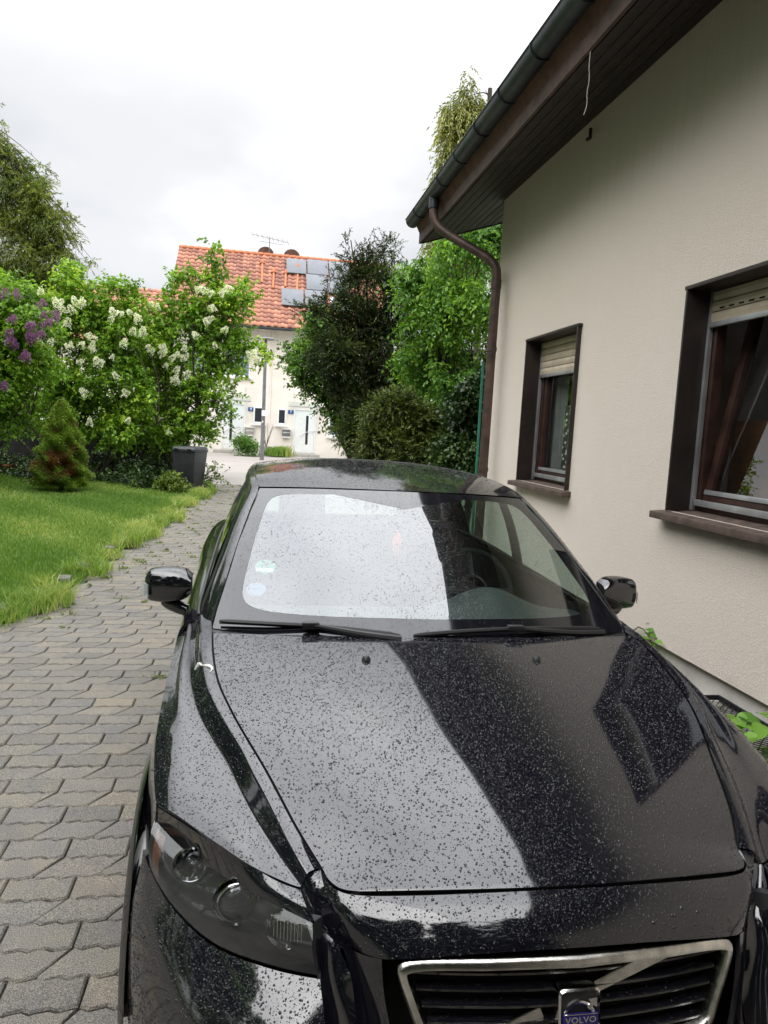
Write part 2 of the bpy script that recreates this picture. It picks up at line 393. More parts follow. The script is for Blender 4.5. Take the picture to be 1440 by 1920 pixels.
class MB:
    def __init__(s): s.v = []; s.f = []
    def add(s, V, F):
        b = len(s.v); s.v += [tuple(float(c) for c in p) for p in V]; s.f += [tuple(i + b for i in f) for f in F]; return s
    def box(s, x0, x1, y0, y1, z0, z1):
        V = [(x, y, z) for z in (z0, z1) for y in (y0, y1) for x in (x0, x1)]
        return s.add(V, [(0, 2, 3, 1), (4, 5, 7, 6), (0, 1, 5, 4), (2, 6, 7, 3), (0, 4, 6, 2), (1, 3, 7, 5)])
    def obox(s, c, ax, ay, az, hx, hy, hz):
        c, ax, ay, az = map(np.array, (c, ax, ay, az)); V = [c + ax * hx * i + ay * hy * j + az * hz * k for k in (-1, 1) for j in (-1, 1) for i in (-1, 1)]
        return s.add(V, [(0, 2, 3, 1), (4, 5, 7, 6), (0, 1, 5, 4), (2, 6, 7, 3), (0, 4, 6, 2), (1, 3, 7, 5)])
    def tube(s, pts, r, seg=8, cap=True):
        pts = [np.array(p, float) for p in pts]; n = len(pts)
        rr = [r] * n if isinstance(r, (int, float)) else list(r)
        V = []; ref = None
        for i in range(n):
            d = pts[min(i + 1, n - 1)] - pts[max(i - 1, 0)]; d /= (np.linalg.norm(d) + 1e-9)
            if ref is None:
                ref = np.cross(d, (0, 0, 1.)) if abs(d[2]) < .9 else np.cross(d, (0, 1., 0))
            ref = ref - d * ref.dot(d); ref /= (np.linalg.norm(ref) + 1e-9); bi = np.cross(d, ref)
            for k in range(seg):
                a = 2 * math.pi * k / seg; V.append(pts[i] + (ref * math.cos(a) + bi * math.sin(a)) * rr[i])
        F = [(i * seg + k, i * seg + (k + 1) % seg, (i + 1) * seg + (k + 1) % seg, (i + 1) * seg + k) for i in range(n - 1) for k in range(seg)]
        if cap: F += [tuple(range(seg))[::-1], tuple((n - 1) * seg + k for k in range(seg))]
        return s.add(V, F)
    def grid(s, P):
        P = np.asarray(P); a, b = P.shape[:2]
        return s.add(P.reshape(-1, 3), [(i * b + j, (i + 1) * b + j, (i + 1) * b + j + 1, i * b + j + 1) for i in range(a - 1) for j in range(b - 1)])
    def lathe(s, prof, c, axis, seg=24):
        """prof: (radius, height) along axis from c"""
        ax = np.array(axis, float); ax /= np.linalg.norm(ax)
        u = np.cross(ax, (0, 0, 1.)) if abs(ax[2]) < .9 else np.cross(ax, (1., 0, 0)); u /= np.linalg.norm(u); v = np.cross(ax, u)
        V = [np.array(c) + ax * h + (u * math.cos(2 * math.pi * k / seg) + v * math.sin(2 * math.pi * k / seg)) * r for r, h in prof for k in range(seg)]
        n = len(prof)
        return s.add(V, [(i * seg + k, i * seg + (k + 1) % seg, (i + 1) * seg + (k + 1) % seg, (i + 1) * seg + k) for i in range(n - 1) for k in range(seg)])
    def prism(s, poly, axis, d0, d1):
        """poly 2-D outline extruded along axis 0/1/2"""
        o = [i for i in range(3) if i != axis]; V = []
        for d in (d0, d1):
            for p in poly:
                q = [0, 0, 0]; q[axis] = d; q[o[0]] = p[0]; q[o[1]] = p[1]; V.append(q)
        n = len(poly)
        return s.add(V, [tuple(range(n))[::-1], tuple(range(n, 2 * n))] + [(i, (i + 1) % n, n + (i + 1) % n, n + i) for i in range(n)])
    def mesh(s, name, m, org=(0, 0, 0), bevel=0, smooth=True, sharp=35):
        V = np.array(s.v, float) - np.array(org)
        me = bpy.data.meshes.new(name); me.from_pydata(V.tolist(), [], s.f); me.update()
        bm = bmesh.new(); bm.from_mesh(me)
        bmesh.ops.recalc_face_normals(bm, faces=bm.faces)
        if bevel > 0:
            es = [e for e in bm.edges if len(e.link_faces) == 2 and e.calc_face_angle(0) > .6]
            bmesh.ops.bevel(bm, geom=es, offset=bevel, segments=2, affect='EDGES', profile=.6, clamp_overlap=True)
        bm.to_mesh(me); bm.free()
        if smooth:
            me.polygons.foreach_set('use_smooth', [True] * len(me.polygons)); me.set_sharp_from_angle(angle=math.radians(sharp))
        me.materials.append(m); return me
    def build(s, name, m, parent=None, org=None, **kw):
        if org is None:
            org = (0, 0, 0)
            q = parent
            while q is not None:
                if '_org' in q.keys(): org = tuple(q['_org']); break
                q = q.parent
        return link(name, s.mesh(name, m, org, **kw), parent)

def text_mesh(txt, size, m, depth=.0015, bold=False, spacing=1.0):
    cu = bpy.data.curves.new('txt', 'FONT'); cu.body = txt; cu.size = size; cu.extrude = depth
    cu.align_x = 'CENTER'; cu.align_y = 'CENTER'; cu.space_character = spacing; cu.resolution_u = 3
    if bold: cu.offset = size * .02
    o = bpy.data.objects.new('txt', cu); COL.objects.link(o)
    bpy.context.view_layer.update()
    me = bpy.data.meshes.new_from_object(o.evaluated_get(bpy.context.evaluated_depsgraph_get()))
    bpy.data.objects.remove(o); me.materials.clear(); me.materials.append(m)
    return me

def spl(P, n=None, t=None):
    """smooth curve/sheet through control points along axis 0"""
    P = np.asarray(P, float); k = len(P)
    if k == 2:
        tt = np.linspace(0, 1, n) if t is None else np.asarray(t)
        return P[0] + (P[1] - P[0]) * tt.reshape((-1,) + (1,) * (P.ndim - 1))
    d = np.linalg.norm(np.diff(P, axis=0), axis=-1)
    while d.ndim > 1: d = d.mean(axis=-1)
    d = np.maximum(d, 1e-6) ** .5
    s = np.concatenate([[0], np.cumsum(d)]); s /= s[-1]; h = np.diff(s)
    sh = (-1,) + (1,) * (P.ndim - 1)
    dl = np.diff(P, axis=0) / h.reshape(sh)
    T = np.zeros_like(P)
    for i in range(1, k - 1): T[i] = (dl[i - 1] * h[i] + dl[i] * h[i - 1]) / (h[i] + h[i - 1])
    T[0] = 1.5 * dl[0] - .5 * T[1]; T[-1] = 1.5 * dl[-1] - .5 * T[-2]
    tt = np.linspace(0, 1, n) if t is None else np.asarray(t)
    i = np.clip(np.searchsorted(s, tt, side='right') - 1, 0, k - 2)
    x = ((tt - s[i]) / h[i]).reshape(sh); hh = h[i].reshape(sh)
    return (2 * x**3 - 3 * x**2 + 1) * P[i] + (x**3 - 2 * x**2 + x) * hh * T[i] + (-2 * x**3 + 3 * x**2) * P[i + 1] + (x**3 - x**2) * hh * T[i + 1]
def sheet(C, nr, nc):
    """control net [rows][cols] -> smooth grid"""
    C = np.asarray(C, float); A = spl(C, nr); return np.swapaxes(spl(np.swapaxes(A, 0, 1), nc), 0, 1)
def pch(xs, ys):
    """monotone interpolation through a table"""
    xs = np.array(xs, float); ys = np.array(ys, float); h = np.diff(xs); d = np.diff(ys) / h
    mm = np.zeros_like(ys)
    for i in range(1, len(xs) - 1):
        if d[i - 1] * d[i] > 0: mm[i] = 2 * d[i - 1] * d[i] / (d[i - 1] + d[i])
    mm[0] = d[0]; mm[-1] = d[-1]
    def f(x):
        x = np.asarray(x, float); i = np.clip(np.searchsorted(xs, x, side='right') - 1, 0, len(xs) - 2)
        t = np.clip((x - xs[i]) / h[i], 0, 1)
        return (2*t**3-3*t**2+1)*ys[i] + (t**3-2*t**2+t)*h[i]*mm[i] + (-2*t**3+3*t**2)*ys[i+1] + (t**3-t**2)*h[i]*mm[i+1]
    return f

# crown tables: (x, y, z, radius) in metres
BL = {
 'LILAC_R': [(-1.4, 20.5, 6.12, 0.15), (-1.44, 20.5, 5.84, 0.18), (-1.51, 20.5, 5.47, 0.23), (-1.59, 20.5, 5.02, 0.35), (-2.13, 20.5, 5.38, 0.15), (-2.35, 20.5, 5.26, 0.23), (-2.48, 20.5, 4.74, 0.29), (-1.74, 20.5, 4.46, 0.47), (-1.03, 20.5, 4.86, 0.41), (-0.62, 20.5, 4.87, 0.26), (-1.15, 20.5, 4.3, 0.53), (-2.09, 20.5, 3.89, 0.53), (-2.7, 20.5, 4.18, 0.41), (-1.27, 20.5, 3.74, 0.53), (-0.65, 20.5, 3.65, 0.29), (-0.25, 20.5, 3.51, 0.25), (-2.82, 21.5, 3.52, 0.55), (-1.66, 20.5, 3.03, 0.59), (-2.45, 21.5, 2.83, 0.65), (-1.37, 20.5, 2.42, 0.47), (-2.04, 20.5, 1.96, 0.59), (-3.0, 21.5, 2.21, 0.65), (-2.64, 20.5, 1.43, 0.53), (-1.66, 20.5, 1.63, 0.38), (-0.9, 20.5, 3.08, 0.29), (-1.21, 20.5, 1.94, 0.29), (-3.44, 21.5, 2.98, 0.61), (-3.34, 21.5, 1.54, 0.58), (-1.95, 20.5, 1.19, 0.41), (-0.56, 20.5, 3.31, 0.21)],
 'LILAC_M': [(-3.12, 19.5, 4.72, 0.13), (-3.17, 19.5, 4.5, 0.17), (-3.27, 19.5, 4.14, 0.36), (-3.83, 19.5, 4.47, 0.39), (-4.48, 19.5, 4.92, 0.2), (-4.5, 19.5, 4.61, 0.33), (-4.45, 19.5, 4.23, 0.47), (-4.93, 19.5, 3.88, 0.5), (-5.54, 19.5, 4.08, 0.47), (-4.17, 19.5, 3.62, 0.58), (-3.42, 19.5, 3.74, 0.53), (-5.17, 19.5, 3.23, 0.58), (-3.81, 19.5, 2.94, 0.64), (-4.43, 19.5, 2.44, 0.64), (-3.3, 19.5, 2.26, 0.61), (-5.04, 19.5, 2.21, 0.61), (-3.92, 19.5, 1.69, 0.58), (-4.67, 19.5, 1.46, 0.53), (-3.35, 19.5, 1.4, 0.53), (-5.82, 20.5, 2.61, 0.59), (-5.62, 20.5, 1.54, 0.59), (-3.09, 20.5, 3.47, 0.53), (-2.81, 20.5, 2.81, 0.44), (-6.2, 20.5, 2.05, 0.59), (-6.33, 20.5, 4.69, 0.35)],
 'LILAC_P': [(-5.27, 17.0, 3.96, 0.41), (-5.77, 17.0, 3.91, 0.49), (-5.33, 17.0, 3.41, 0.49), (-4.85, 17.0, 3.28, 0.39), (-5.27, 17.0, 2.64, 0.53), (-4.76, 17.0, 2.57, 0.36), (-5.41, 17.0, 1.91, 0.46), (-5.97, 17.0, 3.03, 0.73), (-6.08, 17.0, 2.15, 0.73), (-4.51, 17.0, 3.47, 0.22), (-5.67, 17.0, 1.51, 0.49)],
 'YEW': [(1.63, 15.5, 5.44, 0.07), (1.66, 15.5, 5.28, 0.09), (1.7, 15.5, 5.13, 0.13), (2.02, 15.5, 5.46, 0.07), (2.06, 15.5, 5.25, 0.13), (2.12, 15.5, 4.96, 0.29), (1.74, 15.5, 4.87, 0.22), (1.54, 15.5, 4.54, 0.15), (1.5, 15.5, 4.22, 0.27), (1.21, 15.5, 4.01, 0.14), (0.95, 15.5, 4.02, 0.1), (0.75, 15.5, 4.09, 0.07), (1.14, 15.5, 3.84, 0.15), (2.14, 15.5, 4.49, 0.44), (1.73, 15.5, 3.97, 0.4), (2.34, 15.5, 3.91, 0.49), (1.65, 15.5, 3.43, 0.44), (2.21, 15.5, 3.26, 0.55), (1.51, 15.5, 2.89, 0.42), (2.64, 15.5, 4.58, 0.35), (2.74, 15.5, 4.05, 0.4), (2.02, 15.5, 2.59, 0.53), (2.58, 15.5, 2.63, 0.49), (2.93, 15.5, 3.42, 0.4), (1.59, 15.5, 2.35, 0.33), (2.17, 15.5, 2.0, 0.42), (2.49, 15.5, 5.1, 0.24), (2.79, 15.5, 1.87, 0.4), (1.33, 15.5, 3.14, 0.33), (2.19, 15.5, 3.69, 0.44), (2.35, 15.5, 1.74, 0.49), (2.71, 15.5, 1.37, 0.44), (3.02, 15.5, 1.88, 0.44), (2.25, 15.8, 1.22, 0.34), (2.86, 15.5, 2.65, 0.49), (3.13, 15.5, 2.89, 0.33), (3.0, 15.5, 4.07, 0.29), (1.9, 15.5, 1.71, 0.29)],
 'SNOWBERRY': [(0.65, 17.0, 3.34, 0.24), (0.97, 17.0, 3.72, 0.29), (1.32, 17.0, 3.8, 0.32), (0.76, 17.0, 2.94, 0.24), (1.17, 17.0, 3.09, 0.41), (1.32, 17.0, 2.56, 0.36), (0.93, 17.0, 2.6, 0.22), (1.69, 17.0, 2.23, 0.36), (1.89, 17.0, 1.88, 0.29), (2.1, 17.0, 1.53, 0.22), (2.15, 17.0, 1.26, 0.12), (1.75, 17.0, 3.6, 0.29), (1.72, 17.0, 2.89, 0.41), (2.16, 17.0, 2.02, 0.24), (2.4, 17.0, 1.49, 0.29)],
 'DOGWOOD': [(2.52, 12.5, 4.47, 0.14), (2.38, 12.5, 4.28, 0.14), (2.72, 12.5, 4.59, 0.18), (2.94, 12.5, 4.76, 0.18), (3.19, 12.5, 4.85, 0.21), (3.53, 12.5, 4.82, 0.23), (3.79, 12.5, 4.68, 0.21), (3.32, 12.5, 4.55, 0.3), (2.83, 12.5, 4.3, 0.3), (2.53, 12.5, 4.01, 0.27), (3.76, 12.5, 4.24, 0.3), (3.41, 12.5, 4.0, 0.38), (2.96, 12.5, 3.74, 0.38), (2.61, 12.5, 3.45, 0.29), (3.31, 12.5, 3.33, 0.39), (3.72, 12.5, 3.54, 0.32), (2.82, 12.5, 3.03, 0.32), (2.49, 12.5, 2.92, 0.18), (2.62, 12.5, 2.66, 0.25), (3.17, 12.5, 2.7, 0.38), (3.68, 12.5, 2.82, 0.34), (2.73, 12.5, 2.35, 0.27), (3.21, 12.5, 2.11, 0.32), (3.62, 12.5, 2.27, 0.32), (3.28, 12.5, 5.07, 0.2), (3.65, 12.5, 5.1, 0.2), (2.98, 13.0, 1.88, 0.28)],
 'IVY': [(2.8, 10.6, 2.24, 0.18), (3.02, 10.6, 2.33, 0.18), (3.16, 10.6, 2.04, 0.17), (2.89, 10.6, 1.87, 0.21), (3.15, 10.6, 1.65, 0.18), (2.88, 10.6, 1.48, 0.21), (3.12, 10.6, 1.3, 0.2), (2.78, 10.6, 1.24, 0.21), (3.23, 10.6, 1.42, 0.14), (3.21, 10.6, 2.42, 0.11), (3.02, 10.6, 1.17, 0.18), (2.67, 10.6, 1.62, 0.2), (3.17, 10.6, 1.88, 0.15)],
 'LOWYEW': [(1.81, 11.6, 1.81, 0.18), (2.04, 11.6, 1.9, 0.22), (1.73, 11.6, 1.51, 0.23), (2.02, 11.6, 1.53, 0.28), (2.35, 11.6, 1.75, 0.28), (2.54, 11.6, 1.43, 0.3), (2.21, 11.6, 1.2, 0.27), (1.75, 11.6, 1.14, 0.23), (2.84, 11.6, 1.49, 0.28), (2.74, 11.6, 1.14, 0.25), (3.03, 11.6, 1.28, 0.22), (1.53, 11.6, 1.21, 0.15), (2.29, 11.6, 2.0, 0.18), (1.91, 11.6, 2.02, 0.13), (2.1, 11.6, 2.14, 0.1), (2.47, 11.6, 1.93, 0.17), (2.67, 11.6, 1.77, 0.2), (2.96, 11.6, 1.7, 0.15), (1.63, 11.6, 1.76, 0.12), (1.75, 11.6, 1.93, 0.08), (2.19, 11.6, 2.24, 0.07)],
 'CYPRESS': [(5.5, 22.0, 11.87, 0.08), (5.56, 22.0, 11.64, 0.11), (5.61, 22.0, 11.36, 0.19), (5.41, 22.0, 11.02, 0.25), (5.05, 22.0, 10.8, 0.16), (5.92, 22.0, 11.22, 0.22), (5.72, 22.0, 10.73, 0.38), (5.23, 22.0, 10.41, 0.28), (4.98, 22.0, 10.41, 0.14), (6.11, 22.0, 10.88, 0.31), (5.6, 22.0, 10.13, 0.44), (5.16, 22.0, 9.7, 0.28), (5.42, 22.0, 9.37, 0.38), (4.95, 22.0, 9.23, 0.19), (6.01, 22.0, 10.06, 0.41), (5.05, 22.0, 8.84, 0.31), (5.77, 22.0, 8.85, 0.53), (6.36, 22.0, 9.65, 0.47), (5.59, 22.0, 8.08, 0.63), (6.37, 22.0, 8.46, 0.63), (5.31, 22.0, 7.45, 0.63), (6.59, 22.0, 7.72, 0.47), (6.13, 22.0, 7.22, 0.63)],
 'SPRUCE': [(-9.27, 29.0, 12.1, 0.1), (-9.3, 29.0, 11.44, 0.21), (-9.17, 29.0, 10.93, 0.29), (-8.99, 29.0, 10.54, 0.33), (-9.65, 29.0, 10.56, 0.5), (-8.78, 29.0, 10.12, 0.41), (-8.22, 29.0, 10.04, 0.27), (-7.87, 29.0, 10.19, 0.17), (-9.13, 29.0, 9.73, 0.75), (-8.26, 29.0, 9.46, 0.5), (-7.76, 29.0, 9.6, 0.17), (-8.78, 29.0, 8.87, 0.91), (-7.99, 29.0, 8.86, 0.58), (-7.47, 29.0, 8.64, 0.33), (-7.1, 29.0, 8.58, 0.19), (-6.83, 29.0, 8.48, 0.1), (-6.46, 29.0, 7.89, 0.06), (-6.35, 29.0, 7.85, 0.04), (-9.13, 29.0, 7.93, 1.04), (-8.07, 29.0, 8.03, 0.79), (-7.36, 29.0, 7.92, 0.5), (-6.86, 29.0, 7.93, 0.21), (-6.6, 29.0, 7.93, 0.08), (-8.78, 29.0, 7.05, 1.08), (-7.8, 29.0, 7.14, 0.79), (-7.21, 29.0, 7.23, 0.37), (-8.07, 29.0, 6.38, 0.91), (-7.17, 29.0, 6.55, 0.37), (-6.63, 29.0, 6.78, 0.21), (-6.27, 29.0, 6.95, 0.12), (-6.08, 29.0, 6.98, 0.06), (-8.95, 29.0, 5.93, 1.04), (-7.53, 29.0, 5.87, 0.54), (-10.17, 29.0, 9.26, 1.04), (-10.52, 29.0, 7.43, 1.45), (-10.36, 29.0, 5.63, 1.45), (-7.07, 29.0, 5.72, 0.41)],
}
FLW = [(-4.33, 18.4, 4.21), (-4.21, 18.4, 4.11), (-5.04, 18.4, 4.31), (-4.65, 18.4, 4.08), (-4.54, 18.4, 3.94), (-3.55, 18.4, 3.85), (-4.46, 18.4, 3.64), (-4.0, 18.4, 3.46), (-3.91, 18.4, 3.37), (-4.18, 18.4, 3.22), (-4.42, 18.4, 3.16), (-4.38, 18.4, 3.18), (-3.91, 18.4, 3.13), (-3.95, 18.4, 3.17), (-4.84, 18.4, 2.86), (-4.78, 18.4, 2.83), (-4.84, 18.4, 3.23), (-5.08, 18.4, 3.18), (-4.17, 18.4, 2.8), (-3.11, 18.4, 4.04), (-2.92, 18.4, 3.97), (-2.9, 18.4, 3.9), (-3.02, 18.4, 3.62), (-2.81, 18.4, 3.6), (-3.52, 18.4, 4.02), (-3.43, 18.4, 4.01), (-3.35, 18.4, 3.97), (-3.26, 18.4, 3.29), (-3.83, 18.4, 2.89), (-2.47, 19.55, 3.39), (-2.45, 19.55, 3.3), (-2.53, 19.55, 3.21), (-2.26, 19.55, 3.13), (-2.13, 19.55, 3.23), (-1.95, 19.55, 3.2), (-2.02, 19.55, 3.13), (-2.19, 19.55, 2.87), (-1.92, 19.55, 2.79), (-2.23, 19.55, 2.63), (-2.14, 19.55, 2.55), (-3.12, 18.4, 2.17), (-3.39, 18.4, 2.58), (-4.08, 18.4, 2.09), (-1.43, 19.55, 4.78), (-1.5, 19.55, 4.87), (-1.66, 19.55, 4.83), (-0.92, 19.55, 4.94), (-1.14, 19.55, 4.83), (-1.35, 19.55, 4.45), (-1.31, 19.55, 4.41), (-1.39, 19.55, 4.15), (-1.43, 19.55, 4.08), (-0.29, 19.55, 3.36), (-0.19, 19.55, 3.23), (-0.33, 19.55, 3.18), (-0.27, 19.55, 3.46), (-0.17, 19.55, 3.33), (-0.36, 19.55, 3.34), (-1.7, 19.55, 3.77), (-2.78, 19.55, 3.28), (-2.72, 18.4, 3.26), (-2.29, 19.55, 1.27), (-3.74, 18.4, 2.81), (-5.02, 18.4, 3.01), (-5.51, 18.4, 2.98), (-5.3, 18.4, 2.95), (-3.93, 18.4, 1.41), (-3.1, 18.4, 1.52), (-3.5, 18.4, 3.0), (-2.44, 19.55, 2.96), (-2.65, 19.55, 4.37), (-2.78, 19.55, 4.45), (-1.96, 19.55, 3.38), (-1.02, 19.55, 3.91), (-1.24, 19.55, 3.5), (-4.36, 18.4, 3.98), (-4.13, 18.4, 4.18), (-4.73, 18.4, 4.11)]
FLP = [(-4.67, 16.15, 3.3), (-4.62, 16.15, 3.34), (-4.42, 16.15, 3.36), (-4.53, 16.15, 3.12), (-4.44, 16.15, 3.14), (-4.58, 16.15, 3.09), (-5.0, 16.15, 3.17), (-4.91, 16.15, 2.94), (-4.93, 16.15, 2.89), (-4.72, 16.15, 2.74), (-5.13, 16.15, 2.07), (-5.08, 16.15, 3.95), (-4.27, 16.15, 3.43), (-4.15, 16.15, 3.49), (-4.46, 16.15, 3.74), (-4.98, 16.15, 3.42), (-4.84, 16.15, 3.87), (-4.68, 16.15, 2.78)]

# ================================================================== THE SETTING
def gz(y): return max(0.0, min(y - 20.0, 14.0)) * 0.0225        # the street rises gently to the houses
def strip(name, x0, x1, ys, dz, m, kind='structure', xs=2):
    X = np.linspace(x0, x1, xs); P = np.array([[(x, y, gz(y) + dz) for x in X] for y in ys])
    b = MB().grid(P[:, ::1]); o = link(name, b.mesh(name, m)); tag(o, kind=kind); return o
strip('ground', -400, 400, [-300, -20, 10, 20, 24, 28, 31, 34, 60, 150, 700], -0.09, MT['farground'], xs=9)
strip('street', -60, 60, [20.3, 22, 25, 28, 31, 33.2], -0.006, MT['asphalt'])
LAWN = [(-2.75, 5.2), (-2.30, 5.55), (-1.97, 6.1), (-1.85, 6.7), (-1.74, 7.5), (-1.69, 9.0), (-1.58, 11.0), (-1.5, 12.5), (-1.41, 15.0), (-1.25, 17.3), (-1.16, 19.2), (-1.3, 20.2)]
def lawn_x(y):
    ys = [p[1] for p in LAWN]; return float(np.interp(y, ys, [p[0] for p in LAWN])) if y > 5.2 else -4.2
b = MB(); V = []; F = []
for k, (x, y) in enumerate(LAWN):
    V += [(x + .03, y, -.02), (x - .06, y, .03), (x - 1.5, y, .035), (-14, y, .04)]
    if k:
        for j in range(3): F.append((4*k-4+j, 4*k-4+j+1, 4*k+j+1, 4*k+j))
b.add(V, F); tag(b.build('lawn', MT['lawn']), kind='structure')
# drive: sand bed with concrete pavers set in courses
drive = link('driveway', MB().grid(np.array([[(x, y, -.024) for x in (-4.6, -1.6, 1, 2.9)] for y in (-2.2, 5, 12, 20.3)])).mesh('driveway', MT['soil']))
tag(drive, kind='structure')
LEN, ROW, JT = .230, .1285, .0062
def wave(x): return .0072 * math.cos(2 * math.pi * x / (LEN / 3) + .6)
def stone(slant, seed):
    r = random.Random(seed); n = 9; g = JT / 2
    top = [(LEN * i / n, wave(LEN * i / n)) for i in range(n + 1)]
    sh = LEN / 3 if slant else 0
    bot = [(x - sh, y) for x, y in top]
    lo = [(x, y - ROW / 2 + g) for x, y in bot]; hi = [(x, y + ROW / 2 - g) for x, y in top]
    lo[0] = (lo[0][0] + g, lo[0][1]); hi[0] = (hi[0][0] + g, hi[0][1]); lo[-1] = (lo[-1][0] - g, lo[-1][1]); hi[-1] = (hi[-1][0] - g, hi[-1][1])
    out = [(x - LEN / 2 + r.uniform(-.0012, .0012), y + r.uniform(-.0012, .0012)) for x, y in lo + hi[::-1]]
    cxm = sum(p[0] for p in out) / len(out); k = len(out)
    def ins(p, d):
        dx = cxm - p[0]; ex = d * (1 if dx > 0 else -1) * min(1, abs(dx) / .05); return (p[0] + ex, p[1] + (-d if p[1] > 0 else d))
    V = [(*ins(p, .0055), r.uniform(-.0007, .0007)) for p in out] + [(p[0], p[1], -.0065) for p in out] + [(p[0], p[1], -.022) for p in out]
    F = [tuple(range(k))] + [((i + 1) % k, i, k + i, k + (i + 1) % k) for i in range(k)] + [(k + (i + 1) % k, k + i, 2*k + i, 2*k + (i + 1) % k) for i in range(k)]
    return V, F
variants = {s: [stone(s, 10 * s + q) for q in range(4)] for s in (0, 1)}
vmesh = {}
for s in (0, 1):
    for q, (V, F) in enumerate(variants[s]):
        me = bpy.data.meshes.new('paver'); me.from_pydata(V, [], F); me.update(); me.materials.append(MT['paver']); vmesh[s, q] = me
CARX = [(-.25, 0), (-.3, 3.2), (-.33, 5.2), (-.35, 9), (-.2, 30)]
spots = []
k = 0; y = -2.0; shift = 0.0
while y < 20.25:
    s = k % 2
    if s: shift -= LEN / 3
    x = -4.4 + (shift % LEN)
    while x < 2.75:
        if (y < 5.2 or x > lawn_x(y) + .02 - .05 * random.random()) and (x < 2.42 or y > 7.9):
            spots.append((x, y, s))
        x += LEN
    y += ROW; k += 1
def inframe(x, y):
    d = R_.T @ np.array([x, y, -1.68]); u = 720 + 1400 * d[0] / d[2]; v = 960 + 1400 * d[1] / d[2]
    if d[2] < .3: return False, 0
    vis = -40 < u < 1440 and v < 1950 and x < np.interp(y, [c[1] for c in CARX], [c[0] for c in CARX]); return vis, (1400 / d[2])**2 * 1.68 / max(y, .1)
cand = sorted(((inframe(x, y)[1], i) for i, (x, y, s) in enumerate(spots) if inframe(x, y)[0]), reverse=True)[:298]
sel = {i for _, i in cand}
JV = []; JF = []; nb = 0
for i, (x, y, s) in enumerate(spots):
    dz = random.uniform(-.0022, .0022) + .004 * math.sin(x * 1.7 + y * .9); rz = random.uniform(-.006, .006); q = random.randrange(4)
    if i in sel:
        o = bpy.data.objects.new('paver', vmesh[s, q]); COL.objects.link(o); o.parent = drive
        o.location = (x, y, dz); o.rotation_euler = (random.uniform(-.012, .012), random.uniform(-.008, .008), rz)
    else:
        V, F = variants[s][q]; V = np.array(V) + (x, y, dz)
        JV.append(V); JF += [tuple(a + nb for a in f) for f in F]; nb += len(V)
tag(link('paver_field', npmesh('paver_field', np.vstack(JV), JF, MT['paver']), drive), kind='stuff')
b = MB()
for x in np.arange(-6, 6, .5): b.box(x + .004, x + .496, 20.22, 20.36, -.08, .012)
tag(b.build('kerb', MT['concrete'], None, bevel=.004), kind='structure')

# ================================================================== THE RENDERED HOUSE ON THE RIGHT
HX = 2.40
house = thing('house', 'cream rendered house with brown windows and dark eaves right beside the black car', 'house', (HX, 2.0, 0))
Y0, Y1, ZT = -4.0, 7.79, 4.12
WIN = [(2.72, 4.06, 1.30, 2.585), (5.55, 6.70, 1.285, 2.57)]
b = MB()
ys = sorted({Y0, Y1} | {w_[0] for w_ in WIN} | {w_[1] for w_ in WIN}); zs = sorted({.49, ZT} | {w_[2] for w_ in WIN} | {w_[3] for w_ in WIN})
V = [(HX, y, z) for y in ys for z in zs]; F = []
for i in range(len(ys) - 1):
    for j in range(len(zs) - 1):
        ym, zm = (ys[i] + ys[i+1]) / 2, (zs[j] + zs[j+1]) / 2
        if any(w_[0] < ym < w_[1] and w_[2] < zm < w_[3] for w_ in WIN): continue
        F.append((i * len(zs) + j, i * len(zs) + j + 1, (i + 1) * len(zs) + j + 1, (i + 1) * len(zs) + j))
b.add(V, F)
b.add([(HX, Y0, .49), (HX + .06, Y0, .49), (HX + .06, Y1, .49), (HX, Y1, .49)], [(0, 1, 2, 3)])      # drip edge
SL = math.tan(math.radians(18.6)); RX = 6.6
b.add([(HX, Y1, .49), (HX, Y1, ZT), (RX, Y1, ZT + (RX - HX) * SL), (2 * RX - HX, Y1, ZT), (2 * RX - HX, Y1, .49)], [(0, 1, 2, 3, 4)])
b.build('wall', MT['wall'], house, smooth=False)
b = MB(); b.box(HX + .045, 10.6, Y0, Y1 - .04, -.3, .488); b.build('plinth', MT['plinth'], house, smooth=False)
# roof slab, fascia, verge board, soffit planks
def uz(x): return 3.90 + (x - 1.777) * SL          # underside of the eaves
b = MB(); b.prism([(1.79, uz(1.79) + .03), (RX, uz(RX) + .03), (2*RX - 1.79, uz(1.79) + .03), (2*RX - 1.79, uz(1.79) + .23), (RX, uz(RX) + .24), (1.70, uz(1.70) + .235)], 1, Y0 - .3, 8.97)
b.build('roof', MT['roof_dark'], house, smooth=False)
MB().box(1.757, 1.781, Y0 - .3, 9.0, 3.895, 4.085).build('fascia', MT['fascia'], house, bevel=.003)
b = MB(); b.prism([(1.785, uz(1.785) - .01), (RX, uz(RX) - .01), (RX, uz(RX) + .2), (1.785, uz(1.785) + .2)], 1, 8.972, 8.998); b.build('verge_board', MT['brown_wood'], house, smooth=False)
x = 1.80; i = 0
while x < 3.4:
    x2 = x + .092
    ya = Y0 if x2 < HX + .02 else Y1 + .004
    x1c, x2c = x, min(x2, HX - .002) if (x < HX - .01 and x2 < HX + .02) else x2
    bb = MB(); P = []
    t = random.uniform(-.002, .002)
    V = [(xx, yy, uz(xx) + zz + t) for yy in (ya, 8.965) for (xx, zz) in ((x1c, .0), (x2c, .0), (x2c, .022), (x1c, .022))]
    bb.add(V, [(0, 1, 2, 3), (7, 6, 5, 4), (0, 4, 5, 1), (1, 5, 6, 2), (2, 6, 7, 3), (3, 7, 4, 0)])
    bb.build('soffit_plank', MT['brown_wood'], house, bevel=.003)
    x += .101
